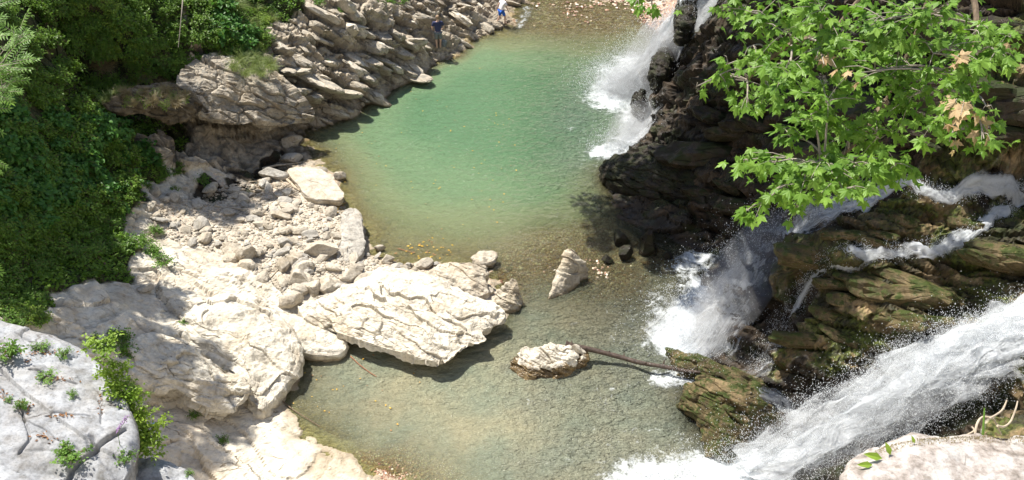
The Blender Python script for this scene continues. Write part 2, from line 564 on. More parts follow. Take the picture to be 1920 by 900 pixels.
# pale slabs
c('P', (300, 500, 1.3), (250, 560, 1.75), (150, 560, 2.7), (100, 600, 3.3), (180, 650, 2.5), (300, 600, 1.5), (400, 560, .95), (500, 580, .5), (400, 650, .9), (440, 720, .3), (350, 700, .9), (230, 700, 1.8), (500, 680, .3), (480, 620, .6), (600, 630, .15), (330, 470, 1.1), (270, 440, 1.4), (540, 560, .4), (440, 530, .7),
  (380, 780, .35), (480, 780, .18), (300, 800, .65), (420, 850, .35), (580, 860, .12), (270, 880, .8), (640, 900, .10), (200, 850, 1.4), (500, 950, .4), (300, 1000, 1.0), (240, 760, 1.2), (330, 760, .55))
c('P', (100, 760, 2.4), (0, 700, 4.0), (-200, 800, 5.0))
# right waterline
c('W', (1260, 110, .0), (1236, 180, .0), (1205, 250, .0), (1165, 288, .0), (1130, 318, .0), (1150, 362, .0), (1178, 405, -.02), (1225, 440, .02), (1290, 470, .02), (1330, 490, .03), (1300, 540, -.05), (1310, 620, -.02), (1325, 680, .0), (1290, 735, -.02), (1290, 790, -.05), (1350, 860, -.05), (1430, 905, -.05))
c('W', (1200, 315, .7), (1250, 340, .8), (1180, 345, .4), (1300, 380, .9), (1250, 395, .3), (1250, 260, 1.5), (1290, 200, 2.6), (1270, 140, 1.6), (1300, 60, 3.4), (1330, 20, 4.4), (1400, 120, 5.3), (1380, 200, 4.2), (1330, 280, 2.4), (1400, 330, 2.6), (1350, 430, .7), (1450, 400, 2.5), (1500, 280, 4.6), (1600, 200, 6.6), (1700, 130, 8.2), (1850, 60, 9.6), (1500, 100, 6.8), (1450, 0, 7.4), (1600, -40, 9.3), (1400, -60, 7), (1310, -60, 5.2), (1560, 330, 4.8), (1650, 315, 5.5), (1380, 380, 1.6))
c('M', (1760, 330, 5.8), (1850, 335, 5.9), (1920, 300, 6.5), (1760, 270, 6.7), (1850, 230, 7.5), (1930, 180, 8.3), (1990, 300, 6.9), (1930, 60, 9.9))
c('W', (1670, 352, 5.1), (1760, 365, 5.2), (1850, 368, 5.3), (1920, 368, 5.4), (1620, 368, 4.9), (1560, 395, 4.2), (1490, 435, 3.0), (1420, 480, 1.7), (1380, 530, .9), (1350, 580, .45), (1330, 630, .2))
c('M', (1680, 382, 5.0), (1760, 398, 4.95), (1850, 408, 5.1), (1910, 415, 5.3), (1920, 470, 4.7), (1560, 440, 4.1), (1640, 420, 4.6), (1480, 480, 2.8), (1560, 490, 3.5), (1700, 460, 4.2), (1780, 470, 4.1), (1850, 470, 4.4), (1650, 550, 3.2), (1780, 540, 3.6), (1880, 550, 3.8), (1570, 560, 2.7), (1600, 620, 2.2), (1690, 620, 2.6), (1780, 600, 3.0), (1890, 585, 3.4))
c('W', (1510, 560, 2.0), (1440, 560, 1.1), (1400, 640, .5), (1470, 640, 1.0), (1620, 700, 1.2), (1680, 680, 1.7), (1560, 735, .6), (1500, 745, .4), (1430, 745, .25), (1380, 690, .25))
c('M', (1500, 650, 1.4), (1560, 670, 1.5))
# channel of the near fall and the rocks beside it
c('W', (1920, 630, 3.3), (1840, 660, 2.6), (1720, 710, 1.5), (1620, 770, .9), (1520, 830, .35), (1450, 870, .05), (1560, 880, .4), (1700, 820, 1.1), (1800, 790, 1.8))
c('M', (1880, 740, 2.7), (1940, 700, 3.6), (2000, 760, 4.0))


def cw(kind, *pts):
    for p in pts:
        CT.append((np.array(p, float), kind))


# world points outside the picture: the near cliff, upstream and the horizon
cw('P', (-7, 10.5, 9.4), (-5.2, 9.5, 9.2), (-9, 11, 9.8), (-5.6, 12.8, 5.5), (-4, 11, 5.5), (-9, 15, 5.5), (0, 0, 19.6), (2.4, 3.2, 16.3), (3.4, 3.4, 16.6), (0, 4, 14.5), (0, 7, 10), (0, 11, 4), (0, 15, .6), (-3, 6, 12.5), (-6, 5, 15), (5, 6, 13), (5, 10, 4.5), (9, 10, 6), (-12, 8, 15), (12, 4, 19), (-12, 0, 22), (0, -6, 21), (4, 14, .8), (8, 15, 1.2))
cw('V', (-24, 20, 14), (-30, 35, 17), (-24, 50, 14), (-12, 56, 8), (-3, 62, 2.5), (-40, 60, 26), (22, 20, 12), (20, 34, 13), (26, 50, 18), (14, 56, 9), (16, 45, 11), (30, 30, 19), (-30, 0, 24), (30, 0, 26), (0, -30, 30))
cw('G', (4, 62, .2), (5, 75, .6))
cw('V', (-14, 90, 30), (26, 95, 30), (6, 110, 12), (70, 60, 45), (-70, 60, 50), (0, 150, 60), (-80, -60, 50), (80, -60, 50), (90, 140, 70), (-90, 140, 70))

cw('P', (-12.7, 34.9, 1.2), (-12.7, 35.9, 1.15), (-11.5, 35.3, .8), (-11.5, 36.4, .75), (-10.3, 35.8, .4), (-10.3, 36.8, .4), (-9.1, 36.8, .2), (-9.1, 37.6, .25), (-13.6, 34.6, 1.5), (-14.2, 33.9, 1.9))
cw('U', (-13.0, 37.2, 3.4), (-11.7, 37.7, 3.2), (-10.5, 38.1, 2.6), (-9.3, 38.8, 1.7))

CX = np.array([p for p, k in CT])
KINDS = 'PGWVBRMU'
CK = np.array([[1.0 if k == q else 0.0 for q in KINDS] for p, k in CT])


def fit_rbf():
    X = CX[:, :2]
    n = len(X)
    d = np.sqrt(((X[:, None] - X[None]) ** 2).sum(-1) + 0.12)
    A = np.zeros((n + 3, n + 3))
    A[:n, :n] = -d + np.eye(n) * 0.12
    A[:n, n] = 1; A[:n, n + 1:] = X; A[n, :n] = 1; A[n + 1:, :n] = X.T
    b = np.zeros(n + 3); b[:n] = CX[:, 2]
    return np.linalg.solve(A, b)


RB = fit_rbf()


def base_height(XY, kinds=True):
    n = len(XY)
    z = np.zeros(n); K = np.zeros((n, len(KINDS)))
    W2 = XY + 0.35 * np.stack([fbm(np.c_[XY * 0.9, np.zeros(n)], 3, 3), fbm(np.c_[XY * 0.9, np.zeros(n) + 9], 3, 4)], 1)
    m = len(CX)
    for s in range(0, n, 20000):
        a = XY[s:s + 20000]
        d2 = ((a[:, None] - CX[None, :, :2]) ** 2).sum(-1)
        z[s:s + 20000] = -np.sqrt(d2 + 0.12) @ RB[:m] + RB[m] + a @ RB[m + 1:]
        b = W2[s:s + 20000]
        d2 = ((b[:, None] - CX[None, :, :2]) ** 2).sum(-1)
        wt = 1.0 / (d2 + 0.08) ** 2.5
        K[s:s + 20000] = (wt @ CK) / wt.sum(1)[:, None]
    return z, K


def axis(segs):
    out = []
    for a, b, st in segs:
        out += list(np.arange(a, b, st))
    out.append(segs[-1][1])
    return np.array(out)


GX = axis([(-90, -40, 5), (-40, -22, 1.0), (-22, -15.5, 0.25), (-15.5, 15.5, 0.062), (15.5, 22, 0.25), (22, 40, 1.0), (40, 90, 5)])
GY = axis([(-60, -10, 5), (-10, 4, 0.8), (4, 15, 0.2), (15, 40, 0.058), (40, 55, 0.085), (55, 62, 0.3), (62, 90, 1.2), (90, 150, 5)])
XX, YY = np.meshgrid(GX, GY)
GXY = np.c_[XX.ravel(), YY.ravel()]
BZ, KK = base_height(GXY)
KP, KG, KW, KV, KB, KR, KM, KU = KK.T
# hollow washed out under the ledges
_hl = np.array([U(215, 212, 3.6), U(290, 220, 3.2), U(345, 222, 2.8), U(390, 235, 2.35), U(440, 244, 1.95), U(485, 240, 1.85), U(525, 242, 1.5), U(572, 238, 1.2)])
_hd = np.full(len(GXY), 9.0); _hz = np.zeros(len(GXY))
for _q in range(len(_hl) - 1):
    _a = _hl[_q, :2] + [0.0, .95]; _b = _hl[_q + 1, :2] + [0.0, .95]; _dv = _b - _a
    _t = np.clip(((GXY - _a) @ _dv) / (_dv @ _dv), 0, 1)
    _dd = np.linalg.norm(GXY - (_a + _t[:, None] * _dv), axis=1)
    _m = _dd < _hd
    _hd = np.where(_m, _dd, _hd); _hz = np.where(_m, _hl[_q, 2] * (1 - _t) + _hl[_q + 1, 2] * _t, _hz)
_fl = np.maximum(_hz - 1.85, .05) + 3.0 * np.clip(_hd - 1.15, 0, None)
KU = np.where(_hd < 1.5, np.maximum(KU, .8), KU)
BZ = np.where(_hd < 1.9, np.minimum(BZ, _fl), BZ)
P0 = np.c_[GXY, BZ]
nx, ny = len(GX), len(GY)
idx = np.arange(nx * ny).reshape(ny, nx)
QF = np.stack([idx[:-1, :-1].ravel(), idx[:-1, 1:].ravel(), idx[1:, 1:].ravel(), idx[1:, :-1].ravel()], 1)
N0 = vnormals(P0, QF)
# amplitude of broken rock relief by kind
amp = KP * 0.42 + KG * 0.10 + KW * 1.0 + KV * 0.5 + KB * 0.10 + KR * 0.05 + KM * 1.0 + KU * 1.15
near_water = sstep(-0.1, 0.7, BZ)
amp = amp * (0.25 + 0.75 * near_water)
fine = (np.abs(GXY[:, 0]) < 17) & (GXY[:, 1] > 13) & (GXY[:, 1] < 57)
dbig, rbig, gbig = fracture(P0, 1.7, 5, 2.4, 0.30)
rightw = GXY[:, 0] > 2.6
d_, r_, g_ = fracture(P0[rightw], 1.9, 6, 1.7, 0.40, .35, .30, BBR)
dbig[rightw] = d_; rbig[rightw] = r_
disp = dbig * 0.62
tone = rbig.copy()
dm = np.zeros(len(P0))
rf = rightw[fine]
d1, r1, g1 = fracture(P0[fine], 0.72, 31, 2.6, 0.30)
d1r, r1r, _g = fracture(P0[fine][rf], 0.85, 33, 1.8, 0.38, .35, .3, BBR)
d1[rf] = d1r; r1[rf] = r1r
dm[fine] = d1 * 0.30
tone[fine] = 0.5 * tone[fine] + 0.5 * r1
d2, r2, g2 = fracture(P0[fine], 0.27, 61, 2.2, 0.42)
dm[fine] += d2 * 0.085
disp = disp + dm
disp += 0.10 * fbm(P0 * 0.8, 4, 90)
# pale water-worn slabs are smoother: long bedding ribs instead of blocks
lb = P0 @ BN / 0.33 + 0.8 * fbm(P0 * 0.35, 3, 44)
rib = np.abs(np.modf(lb + 100)[0] - 0.5) * 2
lc = P0 @ BC / 1.1 + 0.9 * fbm(P0 * 0.5, 3, 47)
smooth_d = 0.10 * np.minimum(rib * 2.2, 1) ** 0.7 + 0.25 * fbm(P0 * 0.55, 4, 71) + 0.10 * np.abs(fbm(P0 * 1.7, 3, 73)) + 0.34 * dbig + 0.55 * dm
kp = sstep(0.4, 0.8, KP)
disp = disp * (1 - kp) + kp * smooth_d * 1.5
disp *= amp
gravelz = (KG + KR + KB) * 0.05 * fbm(P0 * 3.0, 3, 81)
FZ = P0 + N0 * disp[:, None]
FZ[:, 2] += gravelz
# keep far coarse ring undisplaced sideways
far = ~((np.abs(GXY[:, 0]) < 22) & (GXY[:, 1] > -8) & (GXY[:, 1] < 62))
FZ[far, :2] = GXY[far]
HG = FZ[:, 2].reshape(ny, nx)


def hz(x, y):
    """ground height at (x,y)"""
    x = np.atleast_1d(np.asarray(x, float)); y = np.atleast_1d(np.asarray(y, float))
    i = np.clip(np.searchsorted(GX, x) - 1, 0, nx - 2)
    j = np.clip(np.searchsorted(GY, y) - 1, 0, ny - 2)
    fx = np.clip((x - GX[i]) / (GX[i + 1] - GX[i]), 0, 1); fy = np.clip((y - GY[j]) / (GY[j + 1] - GY[j]), 0, 1)
    return (HG[j, i] * (1 - fx) * (1 - fy) + HG[j, i + 1] * fx * (1 - fy) + HG[j + 1, i] * (1 - fx) * fy + HG[j + 1, i + 1] * fx * fy)


def hit(px, py, water=True):
    """first ground point met along the line of sight; used to stand things on the ground"""
    s = np.arange(9.0, 75.0, 0.06)
    u = (px - 960.0) / FPX; v = (450.0 - py) / FPX
    X = u * s; Y = s * (CP + v * SP); Z = CAMZ - s * (SP - v * CP)
    G = hz(X, Y)
    if water: G = np.maximum(G, 0.0)
    k = np.argmax(Z < G)
    return np.array([X[k], Y[k], G[k]])


def gnormal(x, y, e=0.35):
    a = hz([x + e, x - e, x, x], [y, y, y + e, y - e])
    return norm([-(a[0] - a[1]) / (2 * e), -(a[2] - a[3]) / (2 * e), 1])


# --- terrain material
def terrain_material():
    N = NM('ground_rock')
    pale = rock_colour(N, *PALE)
    stain = N.ramp(N.noise(0.7, 5, 0.65, N.mapping((1, 1, 2))), [(0.44, 0), (0.66, 1)])
    pale = N.mix(N.math('MULTIPLY', stain, 0.45), pale, (0.46, 0.36, 0.25))
    bank = rock_colour(N, (0.50, 0.43, 0.33), (0.38, 0.32, 0.24), (0.15, 0.12, 0.085))
    bank = N.mix(N.ramp(N.noise(1.9, 6, 0.7), [(0.54, 0), (0.64, 0.7)]), bank, (0.22, 0.20, 0.165))
    # wet rock
    wet = rock_colour(N, (0.075, 0.052, 0.032), (0.030, 0.022, 0.014), (0.011, 0.009, 0.006))
    wet = N.mix(N.ramp(N.noise(0.9, 5, 0.7), [(0.52, 0), (0.64, 0.8)]), wet, (0.028, 0.038, 0.012))
    moss = rock_colour(N, (0.30, 0.215, 0.115), (0.12, 0.085, 0.04), (0.035, 0.027, 0.014))
    moss = N.mix(N.ramp(N.noise(1.1, 6, 0.72), [(0.42, 0), (0.52, 0.92)]), moss, N.mix(N.ramp(N.noise(9, 4, 0.7), [(.4, 0), (.6, 1)]), (0.095, 0.125, 0.018), (0.022, 0.032, 0.009)))
    moss = N.mix(N.math('MULTIPLY', N.ramp(N.noise(0.55, 4, .6, N.mapping((1, 1, 1), (0, 0, 0))), [(.46, 0), (.56, .85)]), N.attr('k_moss')), moss, wet)
    # gravel
    vo = N.n('ShaderNodeTexVoronoi', {'Scale': 11.0, 'Randomness': 1.0})
    N.set(vo.inputs['Vector'], N.pos())
    gcol = N.ramp(N.n('ShaderNodeSeparateColor', {0: vo.outputs['Color']}).outputs[0], [(0.0, (0.30, 0.27, 0.23)), (0.35, (0.44, 0.39, 0.31)), (0.7, (0.56, 0.50, 0.41)), (0.95, (0.50, 0.34, 0.24))])
    gcol = N.mix(0.45, gcol, N.ramp(N.noise(1.2, 5, 0.6), [(0.3, (0.32, 0.27, 0.21)), (0.65, (0.56, 0.50, 0.40))]))
    bcol = N.ramp(N.n('ShaderNodeSeparateColor', {0: vo.outputs['Color']}).outputs[1], [(0.0, (0.15, 0.105, 0.055)), (0.5, (0.32, 0.24, 0.13)), (1.0, (0.50, 0.41, 0.26))])
    bcol = N.mix(0.4, bcol, N.ramp(N.noise(0.8, 4, 0.6), [(0.3, (0.20, 0.155, 0.085)), (0.7, (0.42, 0.35, 0.20))]))
    rcol = N.ramp(N.n('ShaderNodeSeparateColor', {0: vo.outputs['Color']}).outputs[2], [(0.0, (0.19, 0.10, 0.065)), (0.45, (0.37, 0.215, 0.145)), (0.8, (0.42, 0.30, 0.20)), (1.0, (0.56, 0.49, 0.39))])
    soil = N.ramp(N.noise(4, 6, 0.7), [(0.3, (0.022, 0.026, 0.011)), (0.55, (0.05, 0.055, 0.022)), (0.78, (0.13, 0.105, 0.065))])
    col = pale
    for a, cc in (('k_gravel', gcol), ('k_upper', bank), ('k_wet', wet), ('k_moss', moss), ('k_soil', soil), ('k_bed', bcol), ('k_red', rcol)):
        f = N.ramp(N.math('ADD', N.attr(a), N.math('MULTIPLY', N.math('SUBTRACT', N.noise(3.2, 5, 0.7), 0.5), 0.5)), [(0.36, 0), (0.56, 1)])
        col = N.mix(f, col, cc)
    # damp rim by the water
    z = N.n('ShaderNodeSeparateXYZ', {0: N.geopos()}).outputs['Z']
    damp = N.ramp(N.math('ADD', z, N.math('MULTIPLY', N.noise(3, 4, 0.6), 0.16)), [(0.10, 1), (0.19, 0)])
    col = N.mix(N.math('MULTIPLY', damp, 0.62), col, N.mix(1.0, col, (0.40, 0.33, 0.22), 'MULTIPLY'))
    ck = N.math('MULTIPLY', crack_mask(N, N.pos(), 1.1), N.math('SUBTRACT', 1.0, N.math('ADD', N.attr('k_gravel'), N.math('ADD', N.attr('k_soil'), N.attr('k_bed')), True)))
    col = N.mix(N.math('MULTIPLY', ck, .8), col, N.mix(1.0, col, (0.30, 0.24, 0.18), 'MULTIPLY'))
    h = N.math('ADD', N.noise(7, 9, 0.68), N.math('MULTIPLY', N.noise(30, 4, 0.6), 0.3))
    h = N.math('ADD', h, N.math('MULTIPLY', N.noise(1.0, 6, .7, N.mapping((2.0, 3.5, 14), (0.5, -0.35, -0.62))), .9))
    h = N.math('SUBTRACT', h, ck)
    peb = N.math('MULTIPLY', N.math('SUBTRACT', 0.7, vo.outputs['Distance']), N.math('ADD', N.attr('k_gravel'), N.math('ADD', N.attr('k_red'), N.attr('k_bed'))))
    nrm = N.bump(h, 0.8, 0.05)
    nrm = N.bump(peb, 0.7, 0.04, nrm)
    wetf = N.math('ADD', N.attr('k_wet'), N.math('MULTIPLY', N.attr('k_moss'), 0.7), True)
    rr = N.ramp(N.noise(2.6, 4, 0.6), [(0.38, 0.2), (0.58, 0.8)])
    ro = N.mix(wetf, (0.88, 0.88, 0.88), rr)
    return N.finish(N.bsdf(col, ro, nrm, 0.28))


M_ground = terrain_material()


def submesh(name, fm, kind='structure'):
    F = QF[fm]
    used = np.unique(F)
    remap = np.zeros(nx * ny, int); remap[used] = np.arange(len(used))
    at = {'tone': tone[used], 'k_gravel': KG[used], 'k_upper': KU[used], 'k_wet': KW[used], 'k_moss': KM[used], 'k_soil': KV[used], 'k_bed': KB[used], 'k_red': KR[used]}
    o = obj(name, mesh_np(name, FZ[used], remap[F], M_ground, False, at))
    return tag(o, kind=kind)


fc = GXY[QF].mean(1)
fzc = BZ[QF].mean(1)
fbed = (fzc < -0.02) & (fc[:, 1] > 12) & (fc[:, 1] < 62) & (np.abs(fc[:, 0]) < 12)
fright = (~fbed) & (fc[:, 0] > np.where(fc[:, 1] > 52, 6, 3.0)) & (fc[:, 1] > 11)
fnear = (~fbed) & (~fright) & (fc[:, 1] < 14.5)
fleft = ~(fbed | fright | fnear)
riverbed = submesh('riverbed', fbed)
right_cliff = submesh('right_cliff', fright)
near_cliff = submesh('near_cliff', fnear)
left_bank = submesh('left_bank', fleft)
right_cliff['label'] = 'dark wet stratified cliff on the right bank with mossy ledges beside the falls'
left_bank['label'] = 'pale rocky left bank with limestone slabs, gravel beach and planted slope'

# ------------------------------------------------------------------ river surface
def foam_seg(X, a, b, r, power=2):
    a = np.array(a[:2]); b = np.array(b[:2]); d = b - a
    t = np.clip(((X - a) @ d) / (d @ d), 0, 1)
    q = np.linalg.norm(X - (a + t[:, None] * d), axis=1)
    return np.exp(-(q / r) ** power)


WX = axis([(-9, 12, 0.075)])
WY = axis([(12, 62, 0.09)])
wx, wy = np.meshgrid(WX, WY)
WXY = np.c_[wx.ravel(), wy.ravel()]
bz, _k = base_height(WXY)
dep = np.clip(-bz, 0, 4)
U0 = lambda x, y: U(x, y, 0)
foam = np.zeros(len(WXY))
for (a, b, r, g) in [((1200, 120), (1150, 185), 1.5, 1.0), ((1150, 190), (1200, 240), .8, .7), ((1190, 268), (1130, 285), .75, .95), ((1140, 130), (1165, 175), 1.1, .6),
                     ((1330, 540), (1275, 640), 1.1, .95), ((1290, 500), (1330, 470), 1.0, .7), ((1250, 640), (1320, 670), .8, 1.0), ((1240, 710), (1290, 705), .5, .8), ((1230, 560), (1240, 600), .7, .5),
                     ((1180, 880), (1340, 880), .6, .8), ((1340, 890), (1480, 880), 1.3, 1.0), ((1200, 905), (1400, 930), 1.2, .9), ((1400, 800), (1470, 850), 1.0, .9)]:
    foam = np.maximum(foam, g * foam_seg(WXY, U0(*a), U0(*b), r))
for (a, b, r, g) in [((1120, 150), (1080, 230), 1.6, .30), ((1160, 200), (1090, 300), 1.6, .27), ((1240, 560), (1180, 640), 1.5, .32), ((1230, 640), (1150, 760), 1.6, .28), ((1250, 820), (1080, 850), 1.5, .30), ((1200, 860), (1000, 880), 1.1, .26), ((1060, 700), (1010, 760), .9, .25)]:
    foam = np.maximum(foam, g * foam_seg(WXY, U0(*a), U0(*b), r))
foam = np.maximum(foam, 0.32 * foam_seg(WXY, U0(960, 690), U0(1090, 705), .35))
foam = np.maximum(foam, 0.5 * foam_seg(WXY, U0(990, 15), U0(975, 48), .5))
chop = 0.45 + 0.5 * sstep(-2.5, 2.5, WXY[:, 0]) + 1.1 * sstep(0.0, 6.0, 6 - np.abs(WXY[:, 1] - 25)) + foam * 2.2 + 0.5 * sstep(-1, 3, WXY[:, 0])
P3 = np.c_[WXY, np.zeros(len(WXY))]
wz = 0.016 * chop * fbm(P3 * np.array([1.6, 2.2, 1]), 3, 120) + 0.010 * chop * fbm(P3 * np.array([3.5, 5.5, 1]), 2, 130) + 0.05 * foam * fbm(P3 * 3.1, 3, 140)
grey = sstep(31.0, 26.5, WXY[:, 1] + 0.7 * fbm(P3 * 0.5, 2, 150))
bub = foam * 0.0
WV = np.c_[WXY, wz]
wnx, wny = len(WX), len(WY)
wi = np.arange(wnx * wny).reshape(wny, wnx)
WF = np.stack([wi[:-1, :-1].ravel(), wi[:-1, 1:].ravel(), wi[1:, 1:].ravel(), wi[1:, :-1].ravel()], 1)
keep = (bz[WF].min(1) < 0.5)
WF = WF[keep]


def river_material():
    N = NM('river_water')
    p = N.pos()
    d = N.math('MULTIPLY', N.attr('depth'), N.math('ADD', 0.75, N.math('MULTIPLY', N.noise(0.6, 3, 0.6), 0.5)))
    t = N.math('SUBTRACT', 1.0, N.math('POWER', 2.718, N.math('MULTIPLY', d, N.math('SUBTRACT', -2.2, N.math('MULTIPLY', N.attr('grey'), 1.2)))), True)
    green = N.ramp(d, [(0.0, (0.33, 0.30, 0.16)), (0.18, (0.22, 0.26, 0.135)), (0.5, (0.138, 0.215, 0.112)), (1.0, (0.088, 0.170, 0.086))])
    green.node.color_ramp.interpolation = 'EASE'
    # ramp works on 0..1, so scale depth
    N.set(green.node.inputs[0], N.math('MULTIPLY', d, 0.48))
    gy = N.mix(N.ramp(N.noise(0.45, 3, 0.6), [(.35, 0), (.65, 1)]), (0.250, 0.280, 0.200), (0.350, 0.330, 0.215))
    colr = N.mix(N.attr('grey'), green, gy)
    # bubbles
    v2 = N.mapping((1, 1, 1))
    cl = N.noise(2.6, 7, 0.72, v2, 0.8)
    cl2 = N.noise(11, 5, 0.7, v2, 0.5)
    thr = N.math('ADD', N.math('MULTIPLY', cl, 0.7), N.math('MULTIPLY', cl2, 0.3))
    f = N.math('ADD', N.attr('foam'), N.math('MULTIPLY', N.math('SUBTRACT', thr, 0.5), 2.3))
    fm = N.ramp(f, [(0.45, 0.0), (0.75, 0.5), (1.15 if False else 1.0, 0.85)])
    fm = N.math('MULTIPLY', fm, N.ramp(N.attr('foam'), [(0.03, 0), (0.16, 1)]))
    milky = N.math('MULTIPLY', N.attr('foam'), 0.55, True)
    colr = N.mix(milky, colr, (0.42, 0.47, 0.44))
    t = N.math('MAXIMUM', t, milky)
    # ripples
    h1 = N.noise(3.2, 4, 0.6, N.mapping((1, 1.5, 1), (0, 0, 0.5)), 0.4)
    h2 = N.noise(11.0, 3, 0.6, N.mapping((1, 1.7, 1), (0, 0, 0.35)), 0.3)
    h = N.math('ADD', N.math('MULTIPLY', h1, 1.0), N.math('MULTIPLY', h2, 0.42))
    st = N.math('ADD', 0.35, N.math('MULTIPLY', N.attr('chop'), 0.8))
    nrm = N.n('ShaderNodeBump', {'Distance': 0.18})
    N.set(nrm.inputs['Height'], h); N.set(nrm.inputs['Strength'], st)
    dif = N.n('ShaderNodeBsdfDiffuse'); N.set(dif.inputs[0], colr)
    N.set(dif.inputs['Normal'], nrm.outputs[0])
    trn = N.n('ShaderNodeBsdfTransparent', {0: (0.80, 0.84, 0.62)})
    m1 = N.n('ShaderNodeMixShader'); N.set(m1.inputs[0], t); N.set(m1.inputs[1], trn.outputs[0]); N.set(m1.inputs[2], dif.outputs[0])
    gl = N.n('ShaderNodeBsdfGlossy', {'Roughness': 0.06}); N.set(gl.inputs['Normal'], nrm.outputs[0])
    fr = N.n('ShaderNodeFresnel', {'IOR': 1.33}); N.set(fr.inputs['Normal'], nrm.outputs[0])
    m2 = N.n('ShaderNodeMixShader'); N.set(m2.inputs[0], fr.outputs[0]); N.set(m2.inputs[1], m1.outputs[0]); N.set(m2.inputs[2], gl.outputs[0])
    wh = N.bsdf((0.80, 0.84, 0.86), 0.5, N.bump(N.noise(14, 4, 0.7), 0.6, 0.06), 0.5)
    m3 = N.n('ShaderNodeMixShader'); N.set(m3.inputs[0], fm); N.set(m3.inputs[1], m2.outputs[0]); N.set(m3.inputs[2], wh.outputs[0])
    return N.finish(m3)


M_river = river_material()
river = obj('river_water', mesh_np('river_water', WV, WF, M_river, True, {'depth': dep, 'foam': foam, 'grey': grey, 'chop': chop}))
tag(river, kind='structure')

# ------------------------------------------------------------------ rocks
def ico(sub):
    import bmesh
    bm = bmesh.new()
    bmesh.ops.create_icosphere(bm, subdivisions=sub, radius=1.0)
    bm.verts.ensure_lookup_table()
    V = np.array([v.co[:] for v in bm.verts]); F = np.array([[v.index for v in f.verts] for f in bm.faces])
    bm.free()
    return V, F


ICO = {k: ico(k) for k in (1, 2, 3, 4)}


def rock_shape(seed, dims, sub=3, planes=14, cut=0.72, rough=0.06, layered=0.0, block=0.0):
    r = np.random.default_rng(seed)
    V, F = ICO[sub]
    V = V.copy()
    if block:
        V = V / ((np.abs(V) ** block).sum(1) ** (1 / block))[:, None]
    for _ in range(planes):
        n = norm(r.normal(size=3))
        dd = r.uniform(cut - 0.12, cut + 0.16)
        ex = np.clip(V @ n - dd, 0, None)
        V -= ex[:, None] * n
    V += V * (rough * fbm(V * 2.3 + seed, 3, seed))[:, None]
    if layered:
        V[:, :2] *= (1 + layered * np.sign(np.sin(V[:, 2:3] * 9 + 1.5 * vnoise(V * 1.5, seed)[:, None])))
    V = V * (np.array(dims) / 2)
    return V, F


def rock_mesh(name, seed, dims, mat, sub=3, smooth=False, **kw):
    V, F = rock_shape(seed, dims, sub, **kw)
    t = np.random.default_rng(seed).uniform(0.2, 1.0)
    return mesh_np(name, V, F, mat, smooth, {'tone': np.full(len(V), t)})


